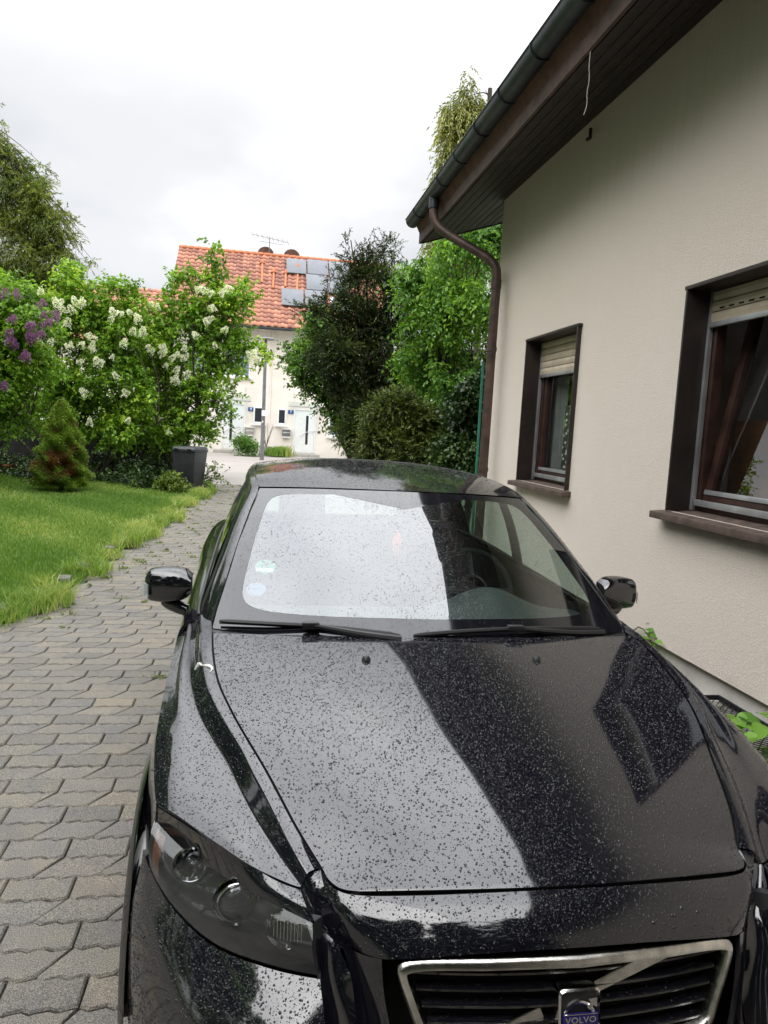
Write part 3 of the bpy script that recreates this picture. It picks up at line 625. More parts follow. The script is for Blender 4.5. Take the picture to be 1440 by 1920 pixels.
# gutter with brackets
GX, GZ, GR = 1.672, 4.155, .082
b = MB(); pr = [(GX + GR * math.cos(a), GZ + GR * math.sin(a)) for a in np.linspace(math.pi, 2 * math.pi, 13)]
pi_ = [(GX + (GR - .004) * math.cos(a), GZ + (GR - .004) * math.sin(a)) for a in np.linspace(2 * math.pi, math.pi, 13)]
pr = [(GX - GR - .006, GZ + .012), (GX - GR - .01, GZ + .004)] + pr + [(GX + GR, GZ + .03)] + [(GX + GR - .004, GZ + .03)] + pi_
b.prism(pr, 1, Y0 - .3, 9.02)
b.prism([(GX + GR * math.cos(a), GZ + GR * math.sin(a)) for a in np.linspace(math.pi, 2 * math.pi, 13)], 1, 9.022, 9.026)
gut = b.build('gutter', MT['zinc'], house)
for yb in (2.2, 2.85, 3.5, 4.16, 4.83, 5.49, 6.12, 6.77, 7.42, 8.55):
    b = MB(); b.tube([(GX + (GR + .005) * math.cos(a), yb, GZ + (GR + .005) * math.sin(a)) for a in np.linspace(math.pi * .97, 2 * math.pi, 12)] + [(GX + GR + .01, yb, GZ + .06)], .007, 6)
    b.build('gutter_bracket', MT['zinc'], gut)
b = MB(); PT = [(1.672, 7.86, 4.10), (1.672, 7.86, 3.99), (1.68, 7.855, 3.90), (1.71, 7.835, 3.82), (1.78, 7.79, 3.745), (2.10, 7.56, 3.515), (2.20, 7.485, 3.435), (2.252, 7.45, 3.36), (2.268, 7.44, 3.26), (2.268, 7.44, 3.0), (2.268, 7.44, -.05)]
PS = spl(np.array(PT), 50); PS[30:, :] = PS[30:, :]
dp = b.tube(PS, .047, 14).build('downpipe', MT['pipe'], house)
for z in (1.33, 1.21, 2.55): MB().lathe([(.047, -.02), (.053, -.02), (.053, .02), (.047, .02)], (2.268, 7.44, z), (0, 0, 1), 16).build('pipe_collar', MT['pipe'], dp)
MB().lathe([(.047, -.05), (.056, -.05), (.056, .06), (.047, .06)], (1.672, 7.86, 4.03), (0, 0, 1), 16).build('pipe_collar', MT['zinc'], dp)
MB().lathe([(.047, -.05), (.053, -.05), (.053, .04), (.047, .04)], (2.268, 7.44, 3.20), (0, 0, 1), 16).build('pipe_collar', MT['pipe'], dp)
b = MB(); b.tube([(2.36, 5.60, 4.02), (2.36, 5.60, 3.95), (2.33, 5.58, 3.93)], .014, 8); b.build('hook', MT['brown_metal'], house)

def bars(bb, X0, X1, ya, yb, za, zb, wd):
    bb.box(X0, X1, ya, ya + wd, za, zb); bb.box(X0, X1, yb - wd, yb, za, zb)
    bb.box(X0 + .001, X1 - .001, ya + wd, yb - wd, za, za + wd); bb.box(X0 + .001, X1 - .001, ya + wd, yb - wd, zb - wd, zb)
def window(ya, yb, za, zb, nslat, tilt, label):
    b = MB(); t = .016
    b.box(HX - .034, HX + .19, yb - t, yb + .002, za, zb); b.box(HX - .034, HX + .19, ya - .002, ya + t, za, zb)
    b.box(HX - .036, HX + .19, ya - .012, yb + .012, zb - t, zb + .006)
    wn = b.build('window', MT['brown_metal'], house, bevel=.002); tag(wn, label)
    b = MB(); V = [(HX - .085, ya - .05, za - .052), (HX + .17, ya - .05, za - .03), (HX + .17, ya - .05, za + .012), (HX - .085, ya - .05, za - .012)]
    V += [(p[0], yb + .085, p[2]) for p in V]
    b.add(V, [(0, 1, 2, 3), (7, 6, 5, 4), (0, 4, 5, 1), (1, 5, 6, 2), (2, 6, 7, 3), (3, 7, 4, 0)]); b.build('sill', MT['brown_sill'], wn, bevel=.004)
    i0, i1, j0, j1 = ya + t + .002, yb - t - .002, za + .013, zb - t - .002
    for yy in (i0, i1 - .022): MB().box(HX + .108, HX + .135, yy, yy + .022, j0, j1).build('guide_rail', MT['alu'], wn, bevel=.002)
    zz = j1
    for k in range(nslat):
        b = MB(); hgt = .058
        prof = [(HX + .118, zz - hgt + .003), (HX + .112, zz - hgt * .5), (HX + .118, zz - .003), (HX + .127, zz - .003), (HX + .127, zz - hgt + .003)]
        b.prism([(p[0], p[1]) for p in prof], 1, i0 + .023, i1 - .023); b.build('shutter_slat', MT['shutter'], wn, smooth=False)
        if k == 1 and nslat < 4:
            for yy in np.arange(i0 + .06, i1 - .08, .085): MB().box(HX + .1125, HX + .1165, yy, yy + .042, zz - hgt + .010, zz - hgt + .018).build('vent_slot', MT['gap'], wn)
        zz -= hgt
    MB().box(HX + .104, HX + .128, i0 + .023, i1 - .023, zz - .03, zz - .001).build('shutter_rail', MT['alu'], wn, bevel=.003)
    b = MB(); bars(b, HX + .140, HX + .20, i0, i1, j0, j1, .055); b.build('frame', MT['redwood'], wn, bevel=.004)
    MB().box(HX + .112, HX + .139, i0 + .03, i1 - .03, j0 + .028, j0 + .064).build('rain_rail', MT['alu'], wn, bevel=.004)
    # sash, tilted into the room when asked
    s0, s1, q0, q1 = i0 + .058, i1 - .058, j0 + .06, j1 - .06
    def rot(MBo):
        a = math.radians(tilt); c, s = math.cos(a), math.sin(a); nv = []
        for x_, y_, z_ in MBo.v:
            dx, dz_ = x_ - (HX + .17), z_ - q0; nv.append((HX + .17 + dx * c + dz_ * s, y_, q0 - dx * s + dz_ * c))
        MBo.v = nv; return MBo
    b = MB(); bars(b, HX + .150, HX + .205, s0, s1, q0, q1, .06); rot(b).build('sash', MT['redwood'], wn, bevel=.004)
    b = MB(); b.box(HX + .142, HX + .149, s0 + .01, s1 - .01, q0 + .035, q0 + .062); rot(b).build('sash_rail', MT['alu'], wn, bevel=.002)
    b = MB(); V = [(HX + .176, s0 + .06, q0 + .06), (HX + .176, s1 - .06, q0 + .06), (HX + .176, s1 - .06, q1 - .06), (HX + .176, s0 + .06, q1 - .06)]
    b.add(V, [(0, 1, 2, 3)]); rot(b).build('pane', MT['pane'], wn, smooth=False)
    return wn
w2 = window(*WIN[0], 3, 9.5, 'nearer window with its sash tilted open')
w1 = window(*WIN[1], 5, 0, 'farther window, closed, with a lace curtain')
# rooms behind the windows
for (a, c_, nm) in ((1.2, 4.30, 'near'), (4.36, 7.6, 'far')):
    b = MB(); X0_, X1_ = HX + .21, 6.0
    b.add([(X0_, a, .1), (X1_, a, .1), (X1_, c_, .1), (X0_, c_, .1), (X0_, a, 2.75), (X1_, a, 2.75), (X1_, c_, 2.75), (X0_, c_, 2.75)],
          [(0, 1, 2, 3), (4, 5, 6, 7), (0, 1, 5, 4), (1, 2, 6, 5), (2, 3, 7, 6)]); b.build('room', MT['room'], house, smooth=False)
MB().box(HX + .5, HX + 1.2, 3.82, 4.28, .12, 1.86).build('cupboard', MT['roomwood'], house, bevel=.004)
MB().box(HX + 1.25, HX + 3.0, 3.6, 4.28, .12, 2.2).build('cupboard', MT['roomwood'], house, bevel=.004)
P = np.array([[(HX + .226 + .008 * math.sin(y * 60), y, z) for z in np.linspace(1.33, 1.98, 6)] for y in np.linspace(5.75, 6.27, 50)])
MB().grid(P).build('curtain', MT['lace'], house)
P = np.array([[(HX + .245 + .012 * math.sin(y * 45), y, z) for z in np.linspace(1.33, 2.5, 6)] for y in np.linspace(6.32, 6.66, 40)])
MB().grid(P).build('curtain', MT['liner'], house)
tag(MB().tube(spl(np.array([(1.768, 4.29, 3.885), (1.765, 4.285, 3.80), (1.772, 4.285, 3.73), (1.765, 4.285, 3.66), (1.772, 4.29, 3.60), (1.762, 4.30, 3.545)]), 16), .0022, 5).build('string', MT['string']),
    'thin pale string hanging down from the brown fascia under the eaves', 'string')

# light well grating and its leafy plants at the foot of the wall
lw = thing('lightwell', 'concrete light well with black mesh grating at the foot of the house wall', 'light well', (2.25, 3.0, 0))
b = MB(); b.box(2.02, 2.09, 2.3, 3.5, -.05, .345); b.box(2.09, 2.444, 3.43, 3.5, -.05, .345); b.box(2.09, 2.444, 2.3, 2.37, -.05, .345); b.build('curb', MT['concrete'], lw, bevel=.006)
b = MB()
for k in range(-9, 34):
    y = 2.35 + k * .038
    for sgn in (1, -1):
        a = (2.06, y); c_ = (2.43, y + sgn * .37)
        pts = [(a[0] + (c_[0] - a[0]) * t, a[1] + (c_[1] - a[1]) * t) for t in np.linspace(0, 1, 9)]
        pts = [p for p in pts if 2.34 < p[1] < 3.47]
        if len(pts) > 1: b.tube([(p[0], p[1], .372 + .002 * sgn) for p in (pts[0], pts[-1])], .0028, 4, False)
b.box(2.045, 2.06, 2.33, 3.48, .36, .385); b.box(2.43, 2.442, 2.33, 3.48, .36, .385); b.box(2.06, 2.43, 3.47, 3.48, .36, .385)
b.build('mesh_grating', MT['trim'], lw)

# green fence post beside the downpipe
tag(MB().tube([(2.81, 9.5, 0), (2.795, 9.5, 2.62)], .017, 8).build('fence_post', MT['greenpole']), 'thin green steel post standing behind the downpipe against the ivy', 'post')

# ================================================================== HOUSES ACROSS THE STREET
FY = 34.0; GB = .31
EY, EZ, RY, RZ = 33.55, 5.84, 38.4, 9.85
RS = (RZ - EZ) / (RY - EY)
def roofpt(x34, z34, lift=0.):
    """point of the facade plane y = 34 as seen on the roof slope behind it"""
    k_ = z34 - 1.68; t = (EZ - 1.68 - RS * EY) / (k_ - RS * 34.0); return np.array([x34 * t, 34 * t, 1.68 + k_ * t + lift])
def tiles(x0, x1, root, ey, ez, ry, rz, lap=.36, wd=.30):
    n = int(round((x1 - x0) / wd)); wd = (x1 - x0) / n; d = np.array([0, ry - ey, rz - ez]); Ls = np.linalg.norm(d); d /= Ls
    nr = int(round(Ls / lap)); lap = Ls / nr; nrm_ = np.array([0, -d[2], d[1]])
    V = []; F = []; prof = [(0, .0), (.18, .045), (.42, .05), (.62, .012), (.85, .0), (1.0, .0)]
    for r in range(nr):
        for c in range(n):
            b0 = len(V); jit = RNG.uniform(-.004, .004)
            for (s_, hh) in ((-.03, .035), (lap, .0)):
                for (u, ph) in prof:
                    p = np.array([x0 + (c + u) * wd, ey, ez]) + d * (r * lap + s_) + nrm_ * (hh + ph + jit); V.append(p)
            for u, ph in prof: V.append(np.array([x0 + (c + u) * wd, ey, ez]) + d * (r * lap - .03) + nrm_ * (ph + jit - .002))
            k = len(prof)
            for q in range(k - 1): F += [(b0 + q, b0 + q + 1, b0 + k + q + 1, b0 + k + q), (b0 + 2*k + q, b0 + 2*k + q + 1, b0 + q + 1, b0 + q)]
    o = link('roof_tiles', npmesh('roof_tiles', np.array(V) - np.array(root['_org']), np.array(F), MT['tile']), root); tag(o, kind='stuff'); return o
def farwindow(root, x0, x1, z0, z1, m, blind=False, sill=True, y=FY):
    b = MB(); f = .07
    b.box(x0 - f, x0, y - .035, y + .04, z0 - f, z1 + f); b.box(x1, x1 + f, y - .035, y + .04, z0 - f, z1 + f); b.box(x0, x1, y - .034, y + .04, z1, z1 + f); b.box(x0, x1, y - .034, y + .04, z0 - f, z0)
    wn = b.build('window', MT['white'], root, bevel=.006)
    MB().box(x0, x1, y - .012, y - .006, z0, z1).build('pane', m, wn)
    if blind:
        nb_ = 6; h = (z1 - z0) / nb_
        for k in range(nb_): MB().box(x0 + .01, x1 - .01, y - .030, y - .016, z0 + k * h + .012, z0 + (k + 1) * h - .012).build('blind_slat', MT['greyblind'], wn)
    if sill: MB().box(x0 - .16, x1 + .16, y - .11, y - .036, z0 - f - .09, z0 - f - .01).build('sill', MT['white'], wn, bevel=.01)
    return wn
def door(root, x0, x1, z0, z1, gx, handle_dir, y=FY):
    b = MB(); b.box(x0 - .06, x0, y - .04, y + .05, z0, z1 + .06); b.box(x1, x1 + .06, y - .04, y + .05, z0, z1 + .06); b.box(x0, x1, y - .039, y + .05, z1, z1 + .06)
    b.box(x0 + .005, x1 - .005, y - .02, y + .03, z0 + .01, z1 - .005)
    d = b.build('door', MT['white'], root, bevel=.006)
    MB().box(gx - .055, gx + .055, y - .028, y - .021, z0 + .38, z1 - .22).build('glass_strip', MT['darkglass'], d)
    hx = gx + handle_dir * .42
    pts = [(gx - handle_dir * .30, y - .07, z0 + .72), (gx - handle_dir * .1, y - .075, z0 + .88), (gx + handle_dir * .12, y - .075, z0 + .985), (hx, y - .07, z0 + 1.0)]
    MB().tube(spl(np.array(pts), 12), .014, 6).build('handle', MT['alu'], d)
    return d
def canopy(root, x0, x1, z, y=FY):
    b = MB(); b.add([(x0, y - 1.0, z), (x1, y - 1.0, z), (x1, y - .01, z + .24), (x0, y - .01, z + .24), (x0, y - 1.0, z + .012), (x1, y - 1.0, z + .012), (x1, y - .01, z + .252), (x0, y - .01, z + .252)],
                    [(0, 1, 2, 3), (7, 6, 5, 4), (0, 4, 5, 1), (1, 5, 6, 2), (2, 6, 7, 3), (3, 7, 4, 0)])
    c = b.build('canopy', MT['canopyglass'], root, smooth=False)
    for xx in (x0 + .25, x1 - .25): MB().tube([(xx, y, z + .62), (xx, y - .85, z + .05), (xx, y, z + .02)], .014, 6).build('bracket', MT['alu'], c)
    MB().box(x0, x1, y - 1.02, y - 1.0, z - .012, z + .03).build('edge_profile', MT['alu'], c)

hl = thing('house', 'cream terraced house with red tiled roof and house number 9, half behind the lilac', 'house', (-1.9, FY, GB))
hr = thing('house', 'cream terraced house with solar panels on its red roof and house number 7', 'house', (2.6, FY, GB))
for root, x0, x1 in ((hl, -4.10, .325), (hr, .345, 5.4)):
    b = MB(); b.box(x0, x1, FY, 42.8, GB - .1, EZ + .12)
    b.prism([(FY, EZ + .125), (RY, RZ - .08), (42.8, EZ + .125)], 0, x0, x1)
    b.build('wall', MT['farwall'], root, smooth=False)
    xa, xb = (x0 - .14, x1 + .01) if root is hl else (x0 - .01, x1 + .1)
    b = MB(); b.prism([(EY, EZ - .05), (EY, EZ + .0), (RY, RZ + .0), (43.2, EZ), (43.2, EZ - .05), (RY, RZ - .06)], 0, xa, xb); b.build('roof', MT['concrete'], root, smooth=False)
    tiles(xa, xb, root, EY - .02, EZ + .015, RY, RZ + .015)
    b = MB()
    for xx in np.arange(xa, xb - .1, .33): b.tube([(xx, RY, RZ + .03), (xx + .345, RY, RZ + .045)], [.10, .115], 8)
    b.build('ridge_tiles', MT['orange'], root)
    MB().box(xa, xb, EY - .10, EY + .02, EZ - .12, EZ - .01).build('gutter', MT['zinc'], root, bevel=.02)
door(hl, -1.68, -.80, .45, 2.42, -1.35, 1); canopy(hl, -1.96, -.50, 2.56)
MB().box(-2.05, -.95, FY - .75, FY, .05, .43).build('step', MT['concrete'], hl, bevel=.01)
farwindow(hl, -.32, .02, 1.72, 2.32, MT['darkglass']); farwindow(hl, -1.62, -.66, 3.72, 4.75, MT['greyblind'], True)
farwindow(hl, -3.4, -2.4, 3.72, 4.75, MT['greyblind'], True)
door(hr, 1.46, 2.34, .44, 2.33, 2.01, 1); canopy(hr, 1.12, 2.62, 2.46)
MB().box(1.2, 2.58, FY - .75, FY, .05, .42).build('step', MT['concrete'], hr, bevel=.01)
farwindow(hr, .74, 1.0, 1.72, 2.30, MT['darkglass']); farwindow(hr, 3.05, 3.80, 1.33, 2.18, MT['greyblind'], True)
def plate(root, x, z, txt):
    p = MB().box(x - .12, x + .12, FY - .03, FY - .015, z - .085, z + .085).build('number_plate', MT['signblue'], root, bevel=.004)
    t = link('number', text_mesh(txt, .17, MT['white_print'], bold=True), p); t.rotation_euler = (math.pi / 2, 0, 0); og = root['_org']; t.location = (x - og[0], FY - .033 - og[1], z - og[2])
plate(hl, -.50, 2.26, '9'); plate(hr, 1.26, 2.24, '7')
for root, x, m_ in ((hl, -.53, MT['concrete']), (hr, 1.09, MT['steel'])):
    b = MB().box(x - .18, x + .18, FY - .17, FY - .01, 1.14, 1.44); mb_ = b.build('letterbox', m_, root, bevel=.015)
    MB().box(x - .20, x + .20, FY - .20, FY - .01, 1.445, 1.475).build('lid', MT['white'], mb_, bevel=.008)
    MB().box(x - .15, x + .15, FY - .176, FY - .172, 1.30, 1.32).build('slot', MT['white'], mb_)
    MB().box(x - .17, x + .17, FY - .18, FY - .03, 1.085, 1.13).build('newspaper_tray', MT['white'], mb_, bevel=.008)
MB().lathe([(0, -.09), (.05, -.09), (.06, 0), (.03, .02), (0, .02)], (2.62, FY - .08, 2.2), (0, 1, 0), 10).build('wall_camera', MT['darkbox'], hr)
MB().box(2.50, 2.62, FY - .03, FY - .003, 1.36, 1.46).build('door_bell', MT['darkbox'], hr)
for x in np.linspace(.34, .34, 1): MB().tube([(x - .015, FY - .03, .35), (x - .015, FY - .03, EZ)], .03, 6).build('downpipe', MT['farwall'], hr)
# solar panels
d_ = np.array([0, RY - EY, RZ - EZ]); d_ /= np.linalg.norm(d_); n_ = np.array([0, -d_[2], d_[1]])
for (xa, xb, za, zb) in ((.79, 1.68, 8.15, 8.76), (1.70, 2.64, 8.18, 8.80), (2.66, 3.60, 8.10, 8.80), (1.68, 2.62, 7.50, 8.16), (2.64, 3.58, 7.42, 8.08), (.63, 1.62, 6.75, 7.46), (1.65, 2.60, 6.80, 7.48)):
    p0 = roofpt((xa + xb) / 2, za); p1 = roofpt((xa + xb) / 2, zb); c = (p0 + p1) / 2 + n_ * .16; hw = (xb - xa) / 2 * p0[1] / 34; hh = np.linalg.norm(p1 - p0) / 2
    pn = MB().obox(c, (1, 0, 0), d_, n_, hw - .01, hh - .01, .025).build('solar_panel', MT['solar'], hr, bevel=.008)
for root, x, z0_, z1_ in ((hl, -.23, 7.7, 8.5), (hl, .27, 7.5, 8.15), (hr, .79, 7.6, 8.16), (hr, 1.31, 7.5, 8.45)):
    a = roofpt(x, z0_); c = roofpt(x, z1_)
    v_ = MB().tube([a + n_ * .08, c + n_ * .10], .055, 8).build('roof_vent', MT['orange'], root)
    MB().lathe([(.13, 0), (.12, .06), (.0, .22)], c + n_ * .05 + np.array([0, 0, .05]), (0, 0, 1), 10).build('cap', MT['orange'], v_)
p = roofpt(3.27, 7.02); pn = MB().obox(p + n_ * .09, (1, 0, 0), d_, n_, .48, .55, .05).build('skylight', MT['white'], hr, bevel=.01)
MB().obox(p + n_ * .145, (1, 0, 0), d_, n_, .38, .44, .004).build('pane', MT['darkglass'], pn)
for root, x in ((hl, -.12), (hr, 1.16)):
    ch = MB().box(x - .3, x + .3, RY + .25, RY + .85, RZ - .5, RZ + .12).build('chimney', MT['roof_dark'], root, bevel=.01)
    MB().prism([(x + .40 * math.cos(a), RZ + .12 + .36 * math.sin(a)) for a in np.linspace(0, math.pi, 14)], 1, RY + .2, RY + .9).build('chimney_hood', MT['roof_dark'], ch)
an = MB().tube([(.05, RY + .1, RZ), (.05, RY + .1, RZ + .95)], .018, 6).build('antenna', MT['steel'], hl)
b = MB(); b.tube([(-.8, RY + .05, RZ + .98), (.95, RY + .25, RZ + .78)], .012, 5)
for t in np.linspace(0, 1, 8):
    c = np.array([-.8, RY + .05, RZ + .98]) * (1 - t) + np.array([.95, RY + .25, RZ + .78]) * t; b.tube([c + (-.05, -.45, 0), c + (.05, .45, 0)], .008, 4)
b.tube([(-.5, RY + .1, RZ + .70), (.7, RY + .1, RZ + .62)], .010, 5)
b.build('antenna_boom', MT['steel'], an)

h3 = thing('house', 'lower red roofed house mostly hidden behind the white lilac at far left', 'house', (-9.5, 37.5, GB))
b = MB(); b.box(-15.5, -4.6, 37.5, 46.5, GB - .1, 5.2); b.prism([(37.5, 5.2), (42, 8.15), (46.5, 5.2)], 0, -15.5, -4.6); b.build('wall', MT['farwall'], h3, smooth=False)
b = MB(); b.prism([(37.1, 5.0), (37.1, 5.06), (42, 8.35), (46.9, 5.06), (46.9, 5.0), (42, 8.28)], 0, -15.7, -4.4); b.build('roof', MT['concrete'], h3, smooth=False)
tiles(-15.7, -4.4, h3, 37.05, 5.07, 42, 8.37)
for x in (-13.5, -10.5, -7.5):
    for z in (1.4, 3.7): farwindow(h3, x, x + 1.0, z, z + 1.1, MT['darkglass'], y=37.5)

# street lamp with its small sign
lamp = thing('street_lamp', 'slim grey street lamp with a flat head and small white sign before the cream houses', 'street lamp', (.05, 30.0, gz(30)))
MB().tube([(.05, 30, gz(30)), (.05, 30, 1.6), (.035, 30, 4.9)], [.085, .075, .055], 10).build('pole', MT['steel'], lamp)
MB().lathe([(.0, .0), (.33, .0), (.36, .03), (.30, .07), (0, .09)], (.035, 30, 4.9), (0, 0, 1), 20).build('lamp_head', MT['steel'], lamp)
s_ = MB().box(-.02, .24, 29.88, 29.9, 1.95, 2.17).build('sign', MT['white'], lamp, bevel=.006)
MB().box(0.0, .05, 29.89, 29.91, 1.70, 1.76).build('sticker', MT['white_print'], lamp)
dk = thing('cabinet', 'dark cabinet with a white notice beside the right hand cream house', 'cabinet', (4.25, 33.4, GB))
MB().box(4.0, 4.5, 33.3, 33.6, GB, 1.25).build('box', MT['darkbox'], dk, bevel=.01)
nt_ = MB().box(4.10, 4.38, 33.28, 33.296, .72, 1.02).build('notice', MT['white_print'], dk)
tx = link('notice_mark', text_mesh('R', .24, MT['black_print'], bold=True), nt_); tx.rotation_euler = (math.pi / 2, 0, 0); tx.location = (4.27 - 4.25, 33.275 - 33.4, .87 - GB)
tag(MB().box(4.56, 4.66, 33.2, 33.3, GB, 1.12).build('post', MT['concrete'], None, bevel=.015), 'pale round-topped post beside the dark cabinet', 'post')
pl = thing('planter', 'grey planter tub with bare twigs behind the foot of the street lamp', 'planter', (.22, 33.3, GB))
MB().lathe([(0, 0), (.22, 0), (.28, .36), (.25, .36), (.22, .3), (0, .3)], (.22, 33.3, GB), (0, 0, 1), 12).build('pot', MT['concrete'], pl)
b = MB()
for k in range(9):
    a = random.uniform(0, 6.28); b.tube([(.22, 33.3, GB + .3), (.22 + .14 * math.cos(a), 33.3 + .14 * math.sin(a), GB + .8), (.22 + .3 * math.cos(a + .4), 33.3 + .2 * math.sin(a), GB + 1.2 + .2 * random.random())], [.012, .008, .004], 4)
b.build('twigs', MT['bark'], pl)
gn = thing('garden_ornament', 'small white sitting cat figure with black patches by the dark cabinet', 'ornament', (3.95, 32.8, GB))
b = MB(); b.lathe([(0, 0), (.15, 0), (.17, .12), (.12, .28), (.06, .36), (0, .38)], (3.95, 32.8, GB), (0, 0, 1), 12); b.lathe([(0, -.10), (.08, -.06), (.10, .0), (.07, .07), (0, .10)], (3.95, 32.76, GB + .42), (0, 0, 1), 12)
b.add([(3.88, 32.76, GB + .48), (3.93, 32.76, GB + .50), (3.89, 32.76, GB + .58)], [(0, 1, 2)]); b.add([(3.97, 32.76, GB + .50), (4.02, 32.76, GB + .48), (4.01, 32.76, GB + .58)], [(0, 1, 2)])
b.build('figure', MT['white'], gn)

# dark garden wall behind the lilacs, flower pot, wheelie bin
gw = thing('garden_wall', 'dark weathered board fence behind the lilac bushes on the left', 'fence', (-5.5, 21.6, 0))
x = -12.0
while x < -2.2:
    MB().box(x + .001, x + .199, 21.58 + random.uniform(-.006, .006), 21.61, 0, 1.42 + random.uniform(-.015, .015)).build('board', MT['darkfence'], gw); x += .2
for x in np.arange(-12, -2, 2.4): MB().box(x, x + .09, 21.62, 21.71, 0, 1.5).build('post', MT['darkfence'], gw)
pt = MB().lathe([(0, 0), (.12, 0), (.17, .22), (.19, .22), (.19, .27), (.16, .27), (.14, .1), (0, .1)], (-6.2, 20.0, .04), (0, 0, 1), 16).build('flower_pot', MT['terracotta'])
tag(pt, 'orange terracotta pot standing on the lawn edge before the dark fence', 'flower pot')
BR = math.radians(-22)
bn = thing('wheelie_bin', 'anthracite wheeled refuse bin on the edge between lawn and drive', 'bin', (-1.62, 17.9, 0), BR); bn['_org'] = (0., 0., 0.)
def frus(x0, x1, y0, y1, z0, X0, X1, Y0_, Y1_, z1):
    return [(x0, y0, z0), (x1, y0, z0), (x1, y1, z0), (x0, y1, z0), (X0, Y0_, z1), (X1, Y0_, z1), (X1, Y1_, z1), (X0, Y1_, z1)], [(3, 2, 1, 0), (4, 5, 6, 7), (0, 1, 5, 4), (1, 2, 6, 5), (2, 3, 7, 6), (3, 0, 4, 7)]
bd = MB().add(*frus(-.23, .23, -.25, .24, .03, -.285, .285, -.33, .33, .97)).build('body', MT['binplastic'], bn, bevel=.02)
MB().add(*frus(-.295, .295, -.345, .345, .93, -.295, .295, -.345, .345, .975)).build('rim', MT['binplastic'], bn, bevel=.008)
ld = MB().add(*frus(-.29, .29, -.35, .36, .98, -.25, .25, -.30, .33, 1.045)).build('lid', MT['binplastic'], bn, bevel=.015)
for xx in (-.16, .16): MB().box(xx - .05, xx + .05, -.385, -.352, .985, 1.0).build('lid_grip', MT['binplastic'], ld, bevel=.004)
MB().tube([(-.22, .40, 1.0), (.22, .40, 1.0)], .016, 8).build('handle', MT['binplastic'], bn)
for xx in (-.27, .27): MB().lathe([(0, -.03), (.09, -.03), (.10, 0), (.09, .03), (0, .03)], (xx, .26, .10), (1, 0, 0), 16).build('wheel', MT['rubber'], bn)

# ================================================================== PLANTS
def nrmz(a): return a / (np.linalg.norm(a, axis=-1, keepdims=True) + 1e-9)
def leaves_at(P, D, Nn, ln, wd, fold=.25):
    """one folded leaf (4 corners, 2 faces) per row"""
    S = nrmz(np.cross(D, Nn)); Nn = nrmz(np.cross(S, D)); n = len(P); ln = np.asarray(ln).reshape(-1, 1) * np.ones((n, 1)); wd = np.asarray(wd).reshape(-1, 1) * np.ones((n, 1))
    mid = P + D * ln * .45
    V = np.stack([P, mid + S * wd * .5 + Nn * wd * fold, P + D * ln - Nn * ln * .12, mid - S * wd * .5 + Nn * wd * fold], 1)
    b = np.arange(n)[:, None] * 4
    F = np.concatenate([b + [0, 1, 2], b + [0, 2, 3]], 1).reshape(-1, 3)
    return V.reshape(-1, 3), F
def foliage(name, blobs, n, ln, wd, m, parent, per=9, splen=.34, up=.45, droop=.25, flat=1., org=None, tintbase=(.1, .55), narrow=False, seed=1, out_bias=.42, young=.3):
    r = np.random.default_rng(seed); B = np.array(blobs, float); wgt = B[:, 3]**2; ns = n // per
    idx = r.choice(len(B), ns, p=wgt / wgt.sum())
    # every lobe is broken up into smaller tufts with gaps between them
    K = 9; td = nrmz(r.normal(size=(len(B), K, 3))); tr = r.uniform(.30, .62, (len(B), K)); ti = r.integers(0, K, ns)
    d0 = td[idx, ti]; d = nrmz(r.normal(size=(ns, 3)) + d0 * .35); rb = B[idx, 3:4]
    C0 = B[idx, :3] + (d0 * rb * .70 + d * rb * tr[idx, ti][:, None] * r.random((ns, 1))**out_bias) * (1, 1, flat)
    C0 += .12 * np.sin(C0[:, [1, 2, 0]] * 5.1 + seed)
    sd = nrmz(d * .8 + np.array([0, 0, up]) + r.normal(size=(ns, 3)) * .45)
    sl = splen * r.uniform(.6, 1.3, (ns, 1))
    st = r.uniform(*tintbase, ns) + r.uniform(-.16, .16, (len(B), K))[idx, ti]
    # neighbouring sprigs share a tone, so the crown has lighter and darker clumps of its own growth
    st += .14 * np.sin(C0[:, 0] * 2.3 + seed) * np.sin(C0[:, 2] * 2.9) + .08 * np.sin(C0[:, 1] * 5 + C0[:, 2] * 4)
    t = (np.arange(per) + .5) / per
    P = (C0[:, None, :] + sd[:, None, :] * sl[:, None, :] * t[None, :, None] - np.array([0, 0, 1]) * (t**2)[None, :, None] * droop * sl[:, None, :]).reshape(-1, 3)
    k = len(P); sdr = np.repeat(sd, per, 0)
    side = nrmz(np.cross(sdr, r.normal(size=(k, 3))))
    D = nrmz(sdr * (.9 if narrow else .45) + side * (.55 if narrow else 1.) - np.array([0, 0, 1]) * droop * r.uniform(.3, 1.5, (k, 1)))
    Nn = nrmz(np.array([0, 0, 1.]) + r.normal(size=(k, 3)) * .55)
    sc = r.uniform(.65, 1.2, k)
    V, F = leaves_at(P, D, Nn, ln * sc, wd * sc)
    tint = np.clip(np.repeat(st, per) + np.tile(t, ns) * young * .6 + r.normal(size=k) * .08, 0, 1)
    if org is None: org = parent['_org']
    return link(name, npmesh(name, V - np.array(org), F, m, tint=np.repeat(tint, 4)), parent)
